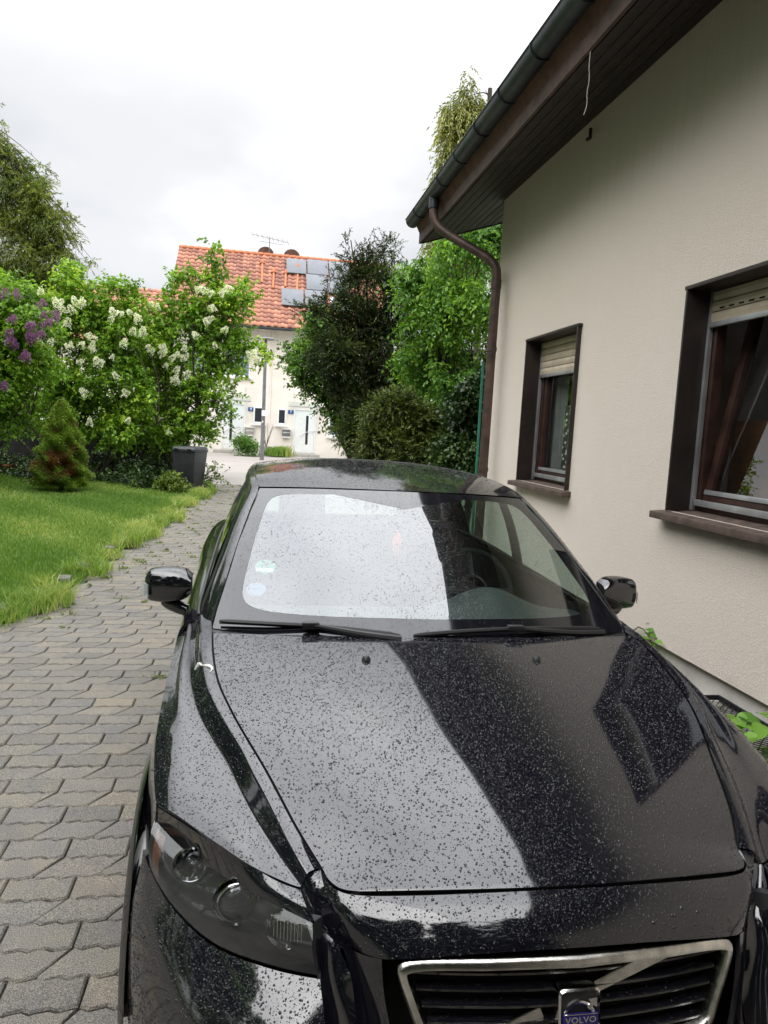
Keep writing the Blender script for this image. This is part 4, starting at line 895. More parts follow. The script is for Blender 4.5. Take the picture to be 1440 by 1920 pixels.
def limbs(name, root_pts, blobs, r0, m, parent, every=1, bend=.3, seed=3, extra=2):
    rr = random.Random(seed); b = MB(); n = 0
    for (x, y, z, rad) in blobs[::every]:
        rp = min(root_pts, key=lambda p: (p[0] - x)**2 + (p[1] - y)**2 + rr.random()); a = np.array(rp, float); c = np.array([x, y, z]); mid = (a + c) / 2 + np.array([rr.uniform(-bend, bend), rr.uniform(-bend, bend), rr.uniform(0, bend)])
        pts = spl(np.array([a, mid, c]), 7); b.tube(pts, list(np.linspace(r0, r0 * .3, 7)), 5, False)
        for q in range(extra):
            i = rr.randrange(3, 6); e = pts[i] + np.array([rr.uniform(-1, 1), rr.uniform(-1, 1), rr.uniform(-.1, 1)]) * rad * .9
            b.tube(spl(np.array([pts[i], (pts[i] + e) / 2 + np.array([0, 0, rad * .15]), e]), 5), list(np.linspace(r0 * .4, r0 * .12, 5)), 4, False)
    return b.build(name, m, parent)

def stems(parent, pts, r0, m, name='trunk'):
    for p in pts: MB().tube(spl(np.array(p, float), 9), list(np.linspace(r0, r0 * .45, 9)), 7).build(name, m, parent)

lr = thing('lilac_tree', 'tall white flowering lilac tree with bare lower stems just left of the street lamp', 'tree', (-2.0, 20.5, 0))
stems(lr, [[(-1.9, 20.4, 0), (-1.95, 20.4, .9), (-1.7, 20.4, 1.9), (-1.35, 20.4, 3.0)], [(-2.1, 20.5, 0), (-2.3, 20.5, .9), (-2.5, 20.5, 2.0)], [(-2.0, 20.6, 0), (-2.7, 20.6, .9), (-3.3, 20.7, 1.7)], [(-2.2, 20.4, 0), (-2.4, 20.4, 1.3), (-2.2, 20.4, 2.6), (-1.9, 20.4, 3.8)]], .055, MT['bark'])
limbs('branches', [(-1.7, 20.4, 1.9), (-1.35, 20.4, 3.0), (-2.5, 20.5, 2.0), (-3.3, 20.7, 1.7), (-1.9, 20.4, 3.8)], BL['LILAC_R'], .03, MT['bark'], lr)
foliage('crown', BL['LILAC_R'], 26000, .115, .075, MT['lilac'], lr, seed=11)
lm = thing('lilac_bush', 'broad white flowering lilac bush behind the dwarf spruce', 'bush', (-4.6, 19.5, 0))
stems(lm, [[(-4.6 + dx, 19.6, 0), (-4.6 + dx * 2.2, 19.6, .8), (-4.6 + dx * 4.5, 19.6, 1.7)] for dx in (-.5, -.3, -.12, .1, .25, .4, .5)], .038, MT['bark'])
limbs('branches', [(-4.6 + dx * 4, 19.6, 1.5) for dx in (-.5, -.25, 0, .25, .5)], BL['LILAC_M'], .022, MT['bark'], lm)
foliage('crown', BL['LILAC_M'], 38000, .105, .07, MT['lilac'], lm, seed=12)
lp = thing('lilac_bush', 'purple flowering lilac bush at the left edge of the garden', 'bush', (-6.2, 17, 0))
stems(lp, [[(-6.2 + dx, 17, 0), (-6.2 + dx * 2, 17, 1.0), (-6.2 + dx * 3.5, 17, 2.2)] for dx in (-.4, -.1, .2, .4)], .04, MT['bark'])
limbs('branches', [(-6.4, 17, 1.6), (-5.9, 17, 1.8)], BL['LILAC_P'], .022, MT['bark'], lp)
foliage('crown', BL['LILAC_P'], 21000, .10, .068, MT['lilac'], lp, seed=13, tintbase=(.05, .45))
def cluster_mesh(m, seed):
    r = np.random.default_rng(seed); n = 150; t = r.random(n); a = r.random(n) * 6.28; rad = (.062 * (1 - t * .7) + .008) * r.uniform(.6, 1.15, n)
    P = np.stack([rad * np.cos(a), rad * np.sin(a), t * .17 - .05], 1); D = nrmz(P * (1, 1, .3) + r.normal(size=(n, 3)) * .02 + (0, 0, .02)); V, F = leaves_at(P, D, nrmz(r.normal(size=(n, 3))), .022, .022, 0)
    return npmesh('flower_cluster', V, F, m, tint=np.repeat(r.random(n), 4))
wm = [cluster_mesh(MT['whiteflower'], s) for s in (1, 2, 3)]; pm = [cluster_mesh(MT['purpleflower'], s) for s in (4, 5)]
for i, p in enumerate(FLW):
    root = lr if p[1] > 19 else lm; o = link('flower_cluster', wm[i % 3], root); og = root['_org']
    o.location = [p[k] - og[k] + random.uniform(-.03, .03) for k in range(3)]; o.rotation_euler = (random.uniform(-.9, .9), random.uniform(-.9, .9), random.uniform(0, 6)); s = random.uniform(.8, 1.35); o.scale = (s, s, s)
for i, p in enumerate(FLP):
    for j in range(2):
        o = link('flower_cluster', pm[(i + j) % 2], lp); og = lp['_org']
        o.location = [p[k] - og[k] + random.uniform(-.12, .12) * j for k in range(3)]; o.rotation_euler = (random.uniform(-.9, .9), random.uniform(-.9, .9), random.uniform(0, 6)); s = random.uniform(.8, 1.2); o.scale = (s, s, s)

ye = thing('yew_tree', 'dark green yew tree in front of the house with the solar panels', 'tree', (2.0, 15.5, 0))
stems(ye, [[(2.3, 15.6, 0), (2.3, 15.6, 1.6), (2.25, 15.6, 3.2), (2.2, 15.6, 4.3)], [(2.4, 15.5, 0), (2.7, 15.5, 1.8), (2.8, 15.5, 3.0)]], .10, MT['bark'])
limbs('branches', [(2.3, 15.6, 1.6), (2.25, 15.6, 3.2), (2.7, 15.5, 1.8)], BL['YEW'], .035, MT['bark'], ye)
foliage('crown', BL['YEW'], 120000, .062, .020, MT['yew'], ye, per=14, splen=.26, up=.35, droop=.15, narrow=True, seed=14, young=.75, tintbase=(0, .45))
sn = thing('broadleaf_shrub', 'light green broadleaf shrub growing out to the left of the dark yew', 'shrub', (1.6, 17, 0))
stems(sn, [[(2.2, 17, 0), (2.0, 17, 1.0), (1.4, 17, 2.2), (1.0, 17, 3.2)], [(2.3, 17.1, 0), (2.2, 17.1, 1.2), (1.9, 17, 2.8)]], .05, MT['bark'])
limbs('branches', [(1.4, 17, 2.2), (2.2, 17.1, 1.2), (2.0, 17, 1.0)], BL['SNOWBERRY'], .02, MT['bark'], sn)
foliage('crown', BL['SNOWBERRY'], 20000, .085, .062, MT['snow'], sn, seed=15)
dw = thing('climbing_shrub', 'bright green leafy shrub hanging in tiers beside the downpipe', 'shrub', (3.3, 12.5, 0))
stems(dw, [[(3.2, 12.6, 0), (3.1, 12.6, 1.2), (3.0, 12.6, 2.6), (3.3, 12.6, 3.8)], [(3.6, 12.6, 0), (3.7, 12.6, 1.6), (3.5, 12.6, 3.0)]], .05, MT['bark'])
limbs('branches', [(3.0, 12.6, 2.6), (3.7, 12.6, 1.6), (3.3, 12.6, 3.8)], BL['DOGWOOD'], .018, MT['bark'], dw, extra=3)
foliage('crown', [(x, y + .9 * math.sin(k * 2.4), z, rr_ * (.75 + .35 * math.sin(k * 1.7))) for k, (x, y, z, rr_) in enumerate(BL['DOGWOOD'])], 42000, .082, .046, MT['dogwood'], dw, seed=16, droop=.7, up=.15)
iv = thing('ivy', 'dark green ivy covering the ground and post behind the corner of the house', 'ivy', (3.0, 10.6, 0))
stems(iv, [[(3.1, 10.8, 0), (3.1, 10.8, 1.4), (3.2, 10.8, 2.4)]], .05, MT['bark'])
foliage('crown', BL['IVY'], 16000, .062, .058, MT['ivy'], iv, seed=17, droop=.8, up=0, per=6, splen=.2)
ly = thing('yew_hedge', 'low feathery yew bushes between the dark yew and the ivy', 'bush', (2.2, 11.6, 0))
stems(ly, [[(2.2, 11.7, 0), (2.2, 11.7, .7), (2.1, 11.7, 1.4)], [(2.9, 11.7, 0), (2.9, 11.7, .7), (2.9, 11.7, 1.2)]], .05, MT['bark'])
foliage('crown', BL['LOWYEW'], 64000, .055, .016, MT['yew'], ly, per=14, splen=.24, up=.4, droop=.2, narrow=True, seed=18, young=.9, tintbase=(.15, .7))
cy = thing('cypress_tree', 'tall slender weeping cypress rising behind the house gutter', 'tree', (6.2, 22, 0))
stems(cy, [[(6.3, 22, 0), (6.25, 22, 4), (6.15, 22, 8), (6.12, 22, 11.6)]], .14, MT['bark'])
limbs('branches', [(6.3, 22, 5.), (6.3, 22, 7.5), (6.25, 22, 9), (6.2, 22, 11)], BL['CYPRESS'], .03, MT['bark'], cy)
foliage('crown', BL['CYPRESS'], 34000, .17, .045, MT['cypress'], cy, per=8, splen=.45, up=-.2, droop=1.3, narrow=True, seed=19, tintbase=(.2, .8))
sp_ = thing('thuja_tree', 'large dark conifer with drooping sprays rising at the left edge', 'tree', (-11.5, 29, 0))
stems(sp_, [[(-11.6, 29, 0), (-11.5, 29, 5), (-11.0, 29, 9), (-10.6, 29, 13.4)]], .2, MT['bark'])
limbs('branches', [(-11.5, 29, 4.), (-11.4, 29, 6), (-11.2, 29, 8), (-11.0, 29, 10), (-10.8, 29, 12)], BL['SPRUCE'], .022, MT['bark'], sp_)
foliage('crown', BL['SPRUCE'], 90000, .12, .036, MT['spruce'], sp_, per=10, splen=.36, up=.05, droop=.5, narrow=True, seed=20, tintbase=(.1, .7))

# dwarf spruce with a brown patch
ds = thing('dwarf_spruce', 'small cone shaped spruce with a brown dead patch on the lawn', 'conifer', (-4.05, 16.3, 0))
stems(ds, [[(-4.05, 16.3, 0), (-4.05, 16.3, .5), (-4.05, 16.3, 1.6)]], .05, MT['bark'])
r = np.random.default_rng(5); n = 52000
h = 1 - np.sqrt(r.random(n)); a = r.random(n) * 6.283; z = .16 + h * 1.78
prof = .66 * np.clip(1 - h, 0, 1)**.62 * (.84 + .14 * np.sin(z * 17 + 2 * np.sin(a * 3)) + .13 * np.sin(a * 7 + z * 11)); rad = prof * r.random(n)**.22
rad *= np.where(h < .08, .75 + h * 3, 1)
P = np.stack([-4.05 + rad * np.cos(a), 16.3 + rad * np.sin(a), z], 1)
D = nrmz(np.stack([np.cos(a), np.sin(a), np.full(n, .35)], 1) + r.normal(size=(n, 3)) * .45)
V, F = leaves_at(P, D, nrmz(r.normal(size=(n, 3)) + (0, 0, .6)), .05 * r.uniform(.6, 1.2, n), .016)
pt_ = np.stack([P[:, 0] + 4.02, P[:, 2] - .66], 1)
dead = np.exp(-((pt_[:, 0] / .36)**2 + (pt_[:, 1] / .30)**2)**1.5) * (np.sin(P[:, 0] * 13) * np.sin(P[:, 2] * 15) > -.55) + .55 * np.exp(-(((P[:, 0] + 4.62) / .16)**2 + ((P[:, 2] - .42) / .25)**2))
dead += .5 * (np.sin(P[:, 0] * 9 + 1) * np.sin(P[:, 2] * 12 + a) > .62)
tint = np.clip(r.uniform(.5, 1.0, n) - dead * .95 * (r.random(n) < .9), 0, 1)
link('crown', npmesh('crown', V - np.array([-4.05, 16.3, 0]), F, MT['dwarf'], tint=np.repeat(tint, 4)), ds)

# planting at the feet of the lilacs, little shrubs by the lamp
def clump(name, label, cat, c, rx, ry, hh, n, ln, wd, m, seed, group=None):
    t_ = thing(name, label, cat, c, 0, group)
    bl = [(c[0] + random.uniform(-rx, rx), c[1] + random.uniform(-ry, ry), c[2] + hh * random.uniform(.25, .75), hh * .45) for _ in range(9)]
    foliage('foliage', bl, n, ln, wd, m, t_, per=6, splen=hh * .6, up=.8, seed=seed); return t_
clump('round_shrub', 'low rounded green shrub left of the street lamp foot', 'shrub', (-.62, 32.0, gz(32)), .28, .2, .62, 2600, .10, .05, MT['snow'], 31)
clump('tall_weed', 'small pale upright weed growing behind the wheelie bin', 'weed', (-1.15, 18.3, 0), .12, .12, .5, 300, .07, .05, MT['weed'], 33)
UG = [(x, 18.6 + .7 * math.sin(x * 3), .16, .22) for x in np.arange(-7.5, -1.7, .18)] + [(x, 20.2, .25, .3) for x in np.arange(-8, -2.2, .2)]
o = foliage('undergrowth', UG, 15000, .10, .045, MT['ivy'], None, per=6, splen=.25, up=.6, org=(0, 0, 0), seed=35); tag(o, kind='stuff')
UG = [(x, lawn_y, .10, .16) for x, lawn_y in zip(np.linspace(-2.6, -1.75, 14), np.linspace(18.4, 17.0, 14))]
o = foliage('edge_weeds', UG, 4200, .07, .05, MT['weed'], None, per=5, splen=.18, up=.7, org=(0, 0, 0), seed=36); tag(o, kind='stuff')

# greenery that stands left of the viewer and shows in the paint and the panes
for (lab, c, R0, HH, sd_) in (('tall broad garden tree left of the drive beside the viewer', (-9.5, 1.5), 2.2, 9.6, 41), ('tall garden tree on the lawn left of the drive, second from the viewer', (-9.8, 6.0), 2.3, 11.2, 42),
                              ('garden tree at the left of the lawn, third from the viewer', (-9.6, 10.4), 2.1, 10.4, 43), ('spreading garden tree behind the purple lilac at far left', (-10.2, 14.6), 2.0, 8.8, 45), ('garden tree left behind the viewer', (-9.0, -3.0), 2.2, 7.8, 46)):
    t_ = thing('garden_tree', lab, 'tree', (c[0], c[1], 0)); rr = random.Random(sd_)
    stems(t_, [[(c[0], c[1], 0), (c[0] + dx, c[1], HH * .35), (c[0] + 2 * dx, c[1] + dx, HH * .7)] for dx in (-.3, .05, .3)], .10, MT['bark'])
    bl = []
    for k in range(46):
        z_ = rr.uniform(.06, .95); q_ = R0 * (1.05 - .8 * z_**1.5) ; a_ = rr.uniform(0, 6.28); bl.append((c[0] + q_ * math.cos(a_) * .8, c[1] + q_ * math.sin(a_), z_ * HH, rr.uniform(.65, 1.1)))
    foliage('crown', bl, 19000, .24, .17, MT['snow'], t_, seed=sd_, splen=.6)
for i_, (x_, y_, HH) in enumerate(((-5.6, -5.6, 9.0), (-2.6, -5.0, 10.2), (.4, -5.3, 9.6), (3.3, -5.2, 10.4))):  # unseen conifer row, added so that the car's nose reflects something dark
    t_ = thing('conifer', ('tall dense unseen conifer added behind the viewer to darken the nose reflection, ' + ('leftmost of four', 'second from left of four', 'third from left of four', 'rightmost of four')[i_]), 'tree', (x_, y_, 0)); rr = random.Random(80 + i_)
    stems(t_, [[(x_, y_, 0), (x_, y_, HH * .5), (x_, y_, HH * .95)]], .14, MT['bark']); bl = []
    for k in range(70):
        z_ = rr.uniform(.03, .97); q_ = 1.75 * (1.02 - z_**2.2); a_ = rr.uniform(0, 6.28); bl.append((x_ + q_ * math.cos(a_) * .75, y_ + q_ * math.sin(a_) * .75, z_ * HH, rr.uniform(.5, .9)))
    foliage('crown', bl, 20000, .24, .12, MT['yew'], t_, seed=90 + i_, splen=.5, up=.1, droop=.4)

# grass of the lawn, weeds along its edge and in the joints
r = np.random.default_rng(9)
def blades(n, fx, hmin, hmax, seed, name, m, wscale=1., tb=(.15, .75), lean=.5):
    r = np.random.default_rng(seed); X, Y = fx(r, n); n = len(X)
    dist = np.maximum(Y, 4); h = r.uniform(hmin, hmax, n) * (.75 + .5 * (np.sin(X * 2.1 + 1) * np.sin(Y * 1.7) + 1) / 2)
    a = r.random(n) * 6.283; w_ = .0045 * (dist / 7)**.8 * wscale * r.uniform(.7, 1.3, n); tl = r.uniform(.05, lean, n) * h
    ba = np.stack([X, Y, np.full(n, .02)], 1); s = np.stack([np.cos(a), np.sin(a), 0 * a], 1) * w_[:, None]; b_ = r.random(n) * 6.283; ldir = np.stack([np.cos(b_), np.sin(b_), 0 * b_], 1)
    mid = ba + ldir * tl[:, None] * .3 + np.array([0, 0, 1]) * h[:, None] * .6; tip = ba + ldir * tl[:, None] + np.array([0, 0, 1]) * h[:, None]
    V = np.stack([ba - s, ba + s, mid + s * .7, tip, mid - s * .7], 1).reshape(-1, 3); b0 = np.arange(n)[:, None] * 5
    F = np.concatenate([b0 + [0, 1, 2], b0 + [0, 2, 4], b0 + [4, 2, 3]], 1).reshape(-1, 3)
    tt = np.clip(r.uniform(*tb, n) + .22 * np.sin(X * 1.3 + 2) * np.sin(Y * .9 + 1) + .1 * np.sin(X * 4 + Y * 3), 0, 1)
    o = link(name, npmesh(name, V, F, m, tint=np.repeat(tt, 5))); tag(o, kind='stuff'); return o
def fx_lawn(r, n):
    Y = 5.3 + 15.2 * r.random(n)**1.25; lx = np.array([lawn_x(y) for y in Y]); X = lx - r.random(n) * (.22 * Y + .8) + .02; return X, Y
blades(170000, fx_lawn, .030, .085, 51, 'lawn_grass', MT['grass'], 1., (.0, .8), .8)
def fx_edge(r, n):
    Y = 5.25 + 13.5 * r.random(n)**1.3; c = np.sin(Y * 3.1) + np.sin(Y * 7.7 + 1) + np.sin(Y * 1.3); k = c > .1; Y = Y[k]; lx = np.array([lawn_x(y) for y in Y]); return lx + r.normal(size=len(Y)) * .09 - .05 + .05 * c[k], Y
blades(15000, fx_edge, .04, .15, 52, 'edge_grass', MT['grass'], 1.0, (.4, 1.), 1.1)
def fx_tuft(r, n):
    C = r.choice(70, n); cy_ = 5.4 + 12 * r.random(70)**1.3; cxs = np.array([lawn_x(y) for y in cy_]) + r.normal(size=70) * .12; return cxs[C] + r.normal(size=n) * .035, cy_[C] + r.normal(size=n) * .05
blades(4200, fx_tuft, .10, .20, 53, 'grass_tufts', MT['grass'], 1.1, (.5, 1.), 1.3)
# moss and seedlings in the joints, thickest near the lawn
r = np.random.default_rng(8); P = []
for (x, y, s) in spots:
    if y < 4.3 or x > .2: continue
    dd = x - lawn_x(y)
    pr = .85 * math.exp(-max(dd, 0) / .42) + .22 * math.exp(-max(dd, 0) / .9) + (.05 if y > 9 else .0)
    pr *= .45 + .9 * max(0, math.sin(x * 3.1 + y * 1.1) * math.sin(y * 1.9 + 2))
    if r.random() < pr:
        n = r.integers(10, 34); sx = r.uniform(.012, .05)
        P.append(np.stack([x + LEN / 2 * r.choice([-1, 1]) + r.normal(size=n) * sx, y + ROW / 2 * r.choice([-1, 1]) + r.normal(size=n) * sx * .6, np.full(n, .002)], 1))
P = np.vstack(P); n = len(P); D = nrmz(r.normal(size=(n, 3)) * (1, 1, .5) + (0, 0, .45)); V, F = leaves_at(P, D, nrmz(r.normal(size=(n, 3)) * .4 + (0, 0, 1)), r.uniform(.014, .040, n), r.uniform(.007, .014, n))
o = link('joint_weeds', npmesh('joint_weeds', V, F, MT['weed'], tint=np.repeat(r.random(n), 4))); tag(o, kind='stuff')
def fx_t2(r, n): return .72 + r.normal(size=n) * .22, 32.6 + r.normal(size=n) * .2
o = blades(1500, fx_t2, .25, .5, 54, 'lamp_grass', MT['grass'], 1.6, (.4, .9), .6); 
for v in o.data.vertices: v.co.z += gz(32.6)
o['label'] = 'fresh green grass tuft before the step of house number 7'
# edging stones half lost in the grass
EL_ = ['nearest to the viewer', 'second nearest along the lawn edge', 'third nearest along the lawn edge', 'fourth nearest along the lawn edge', 'fifth from the near end', 'third from the bin end', 'second from the bin end', 'closest to the bin']
for i, y in enumerate((6.35, 6.9, 7.55, 8.3, 9.4, 10.3, 11.6, 13.2)):
    x = lawn_x(y) - .10; bb = MB(); bb.obox((x, y, .045), (1, 0, 0), (-.08, 1, 0), (0, .05, 1), .06, .11 + .03 * math.sin(i * 3), .045)
    me = bb.mesh('edging_stone', MT['stone'], bevel=.02); o = link('edging_stone', me)
    tag(o, 'grey edging stone sunk in the grass, %s' % EL_[i], 'stone', 'edging stones along the lawn')

# vine on the plinth and large-leaved plant by the light well
def leafmesh(ln, wd, seed):
    r = random.Random(seed); n = 6; V = []; 
    for i in range(n + 1):
        t = i / n; w_ = wd * math.sin(math.pi * min(1, t * .93 + .05))**.8 * (1 + .12 * (i % 2)); z = -.35 * ln * t * t
        V += [(-w_ / 2, t * ln, z + .12 * w_), (0, t * ln, z), (w_ / 2, t * ln, z + .12 * w_)]
    F = [(3*i + j, 3*i + j + 1, 3*i + 4 + j, 3*i + 3 + j) for i in range(n) for j in (0, 1)]
    return npmesh('leaf', np.array(V), np.array(F), MT['vine'], smooth=True, tint=[r.uniform(.3, .9)] * len(V))
LM = [leafmesh(.07, .045, s) for s in range(3)]
def leafy(name, label, cat, c, pts, n, spread, sc, seed):
    t_ = thing(name, label, cat, c); rr = random.Random(seed)
    MB().tube(spl(np.array(pts, float), 12), .004, 5).build('stem', MT['weed'], t_)
    S = spl(np.array(pts, float), 40)
    for i in range(n):
        p = S[rr.randrange(40)] + np.array([rr.gauss(0, spread[0]), rr.gauss(0, spread[1]), rr.gauss(0, spread[2])]); o = link('leaf', LM[i % 3], t_)
        o.location = [p[k] - c[k] for k in range(3)]; o.rotation_euler = (rr.uniform(-.7, .5), rr.uniform(-.5, .5), rr.uniform(0, 6.28)); s = sc * rr.uniform(.7, 1.3); o.scale = (s, s, s)
leafy('creeper', 'small green creeper hanging on the white plinth behind the car bonnet', 'plant', (2.38, 4.2, 0), [(2.40, 4.5, 0), (2.39, 4.42, .30), (2.385, 4.3, .52), (2.37, 4.15, .54), (2.38, 4.05, .45), (2.39, 4.0, .36)], 34, (.02, .06, .04), .8, 61)
leafy('virginia_creeper', 'bright green large leaved plant beside the light well right of the front wing', 'plant', (2.2, 2.7, 0), [(2.2, 2.9, 0), (2.2, 2.85, .3), (2.15, 2.75, .42), (2.2, 2.5, .46)], 90, (.12, .20, .05), 1.25, 62)

# ================================================================== THE CAR  (local: x = towards the house, y = back from the nose, z = up)
car = thing('parked_car', 'black car wet with raindrops parked beside the house, nose towards the viewer', 'car', (.6139, 1.1404, 0), .00986)
car['_org'] = (0., 0., 0.)
DROP = []          # (grid, drops per square metre, smallest, largest radius)
MIR = np.array([-1., 1., 1.])
def outward(G, hint):
    G = np.asarray(G); n = np.cross(G[1:, :-1] - G[:-1, :-1], G[:-1, 1:] - G[:-1, :-1]).reshape(-1, 3).sum(0)
    return G if np.dot(n, hint) > 0 else G[:, ::-1]
def gnorm(G):
    du = np.gradient(G, axis=0); dv = np.gradient(G, axis=1); return nrmz(np.cross(du, dv))
def flange(b, G, d, sides='tblr'):
    Nn = gnorm(G); b0 = len(b.v)
    for s, line, nn in (('t', G[0], Nn[0]), ('b', G[-1], Nn[-1]), ('l', G[:, 0], Nn[:, 0]), ('r', G[:, -1], Nn[:, -1])):
        if s in sides: b.grid(np.stack([line, line - nn * d * .35 + 0 * nn, line - nn * d]))
def panel(name, G, hint, m=MT['paint'], parent=car, fl=.014, sides='tblr', drops=None, extra=()):
    b = MB(); G = outward(G, hint); b.grid(G)
    if fl: flange(b, G, fl, sides)
    for E_ in extra: b.grid(outward(E_, hint))
    if drops: DROP.append((G, *drops))
    V = np.array(b.v); me = bpy.data.meshes.new(name); me.from_pydata(V.tolist(), [], b.f); me.update()
    me.polygons.foreach_set('use_smooth', [True] * len(me.polygons)); me.set_sharp_from_angle(angle=math.radians(50)); me.materials.append(m)
    return link(name, me, parent)
def both(name, G, hint, **kw):
    hint = np.array(hint, float)
    panel(name, G * MIR, hint * MIR, **kw); return panel(name, G, hint, **kw)
def fullgrid(C, nr, nc):
    """control rows given from the centre (x=0) outwards -> grid across the whole width"""
    C = np.asarray(C, float); full = np.concatenate([C[:, :0:-1] * MIR, C], 1); return sheet(full, nr, nc)

# --- hood
ctr = [(.135, .824), (.150, .832), (.185, .846), (.225, .860), (.32, .886), (.48, .920), (.72, .957), (.98, .990), (1.14, 1.006), (1.195, 1.010)]
edge = [(.395, .182, .804), (.428, .196, .802), (.450, .228, .802), (.4595, .262, .805), (.503, .357, .837), (.562, .520, .880), (.646, .752, .927), (.700, .965, .957), (.7235, 1.163, .988), (.729, 1.258, 1.002)]
rows = []
for (yc_, zc_), (we, ye, zz) in zip(ctr, edge):
    row = []
    for u in (0, .3, .58, .82, 1.0):
        f = u**2.3; row.append((we * u, yc_ + (ye - yc_) * (u**2), zc_ + (zz - zc_) * f))
    rows.append(row)
HOOD = fullgrid(rows, 64, 41)
hood = panel('hood', HOOD, (0, 0, 1), drops=(34000, .0006, .0026))
# --- curves of the fender: hood line, crease, foot of the step, shelf, shoulder, flank
ey = [.262, .357, .52, .752, .965, 1.163, 1.262, 1.45]
we_f = pch(ey, [.4655, .5095, .5685, .6525, .7065, .7300, .7355, .750]); ze_f = pch(ey, [.805, .837, .880, .927, .957, .988, 1.002, 1.012])
cyy = [.248, .291, .389, .505, .642, .786, .965, 1.227, 1.321, 1.48]
wc_f = pch(cyy, [.489, .511, .548, .589, .634, .689, .735, .765, .772, .786]); zc_f = lambda y: float(pch(cyy, [.807, .819, .848, .875, .903, .927, .955, .990, .999, 1.004])(y)) + .001
gapf = pch([.2, .5, 1.0, 1.3, 1.48], [.021, .034, .034, .024, .018]); drf = pch([.2, .3, .5, .8, 1.1, 1.48], [.020, .026, .038, .042, .036, .022])
wf_f = lambda y: wc_f(y) + gapf(y); zf_f = lambda y: zc_f(y) - drf(y)
ws_f = pch([.5, .62, .82, 1.0, 1.32, 1.75], [.805, .822, .840, .846, .850, .852]); zs_f = pch([.5, .62, .82, 1.0, 1.32, 1.6, 1.75], [.782, .806, .856, .884, .922, .952, .962])
def fcol(f, ya, yb, n=14): 
    ys = np.linspace(ya, yb, n); return np.array([f(y) for y in ys])
YB = 1.475
cols = [fcol(lambda y: (we_f(y), y, ze_f(y)), .263, YB), fcol(lambda y: (wc_f(y) - .010, y - .002, zc_f(y) + .0015), .252, YB), fcol(lambda y: (wc_f(y), y, zc_f(y)), .248, YB),
        fcol(lambda y: (wc_f(y) + .006, y, zc_f(y) - .005), .240, YB),
        fcol(lambda y: (wf_f(y) - .007, y, zf_f(y) + .006), .232, YB),
        fcol(lambda y: (wf_f(y), y, zf_f(y)), .226, YB),
        fcol(lambda y: (wf_f(y) * .8 + ws_f(max(y, .5)) * .2, y, zf_f(y) * .8 + zs_f(max(y, .5)) * .2 + .002), .27, YB),
        fcol(lambda y: (wf_f(y) * .5 + ws_f(max(y, .5)) * .5, y, zf_f(y) * .5 + zs_f(max(y, .5)) * .5 + .011), .375, YB),
        fcol(lambda y: (ws_f(y) - .022, y, zs_f(y) + .014), .505, YB),
        fcol(lambda y: (ws_f(y) + .010, y, zs_f(y) - .014), .545, YB)]
# the front ends of the columns meet the headlight seam
fe = [(.4655, .263, .805), (.479, .254, .8065), (.489, .248, .8055), (.4935, .2435, .800), (.5005, .239, .789), (.505, .236, .784), (.585, .278, .798), (.672, .352, .816), (.765, .475, .814), (.815, .553, .800)]
for c_, p in zip(cols, fe):
    d_e = np.array(p) - c_[0]
    for i in range(len(c_)): c_[i] += d_e * max(0, 1 - i / 4.0)**2
FEN = sheet(np.stack(cols, 1), 60, 44)
arch = lambda a, r_: (.92 + r_ * math.cos(a), .33 + r_ * math.sin(a))
# flank over the wheel arch
top_ = FEN[:, -1]; ysk = top_[:, 1]
fl_rows = []
for p in top_[::3]:
    y = p[1]; za = .33 + math.sqrt(max(0, .375**2 - (y - .92)**2)) if abs(y - .92) < .375 else .27
    za = max(za, .27); row = []
    for t in np.linspace(0, 1, 7):
        z = p[2] + (za - p[2]) * t; bs_ = float(np.interp(y, [.55, .9, 1.2, 1.475], [.42, .5, .75, 1.0])); bul = bs_ * .030 * math.sin(min(1, t * 1.3) * math.pi / 2) + bs_ * .010 * max(0, 1 - abs(t - .75) * 3)
        fr = max(0., (.60 - y) / .06); row.append((p[0] + bul * (1 - .5 * min(fr, 1)), y + 0, z))
    fl_rows.append(row)
FLK = sheet(np.array(fl_rows), 50, 14)
both('fender', FEN, (.3, 0, 1), drops=(28000, .0006, .0022), extra=())
both('front_flank', FLK, (1, 0, .1), fl=.01)
# strip of body beside the windscreen foot and the rear of the fender up to the door
def curveS(t): return t
# --- seams
def ribbon(name, C, width, depth, up, m=MT['gap'], parent=car, mirror=True):
    C = np.asarray(C, float); T = nrmz(np.gradient(C, axis=0)); up = np.asarray(up, float); S = nrmz(np.cross(T, up))
    for mr in ((MIR, np.ones(3)) if mirror else (np.ones(3),)):
        G = np.stack([(C + S * width) * mr, (C - S * width) * mr], 1) - np.array([0, 0, depth]); MB().grid(G).build(name, m, parent)
ribbon('hood_seam', np.array([(we_f(y) - .0018, y, ze_f(y)) for y in np.linspace(.262, 1.30, 30)]), .011, .012, (0, 0, 1))
HF = HOOD[0]; ribbon('hood_seam', HF + np.array([0, -.003, -.002]), .014, .012, (0, 0, 1), mirror=False)

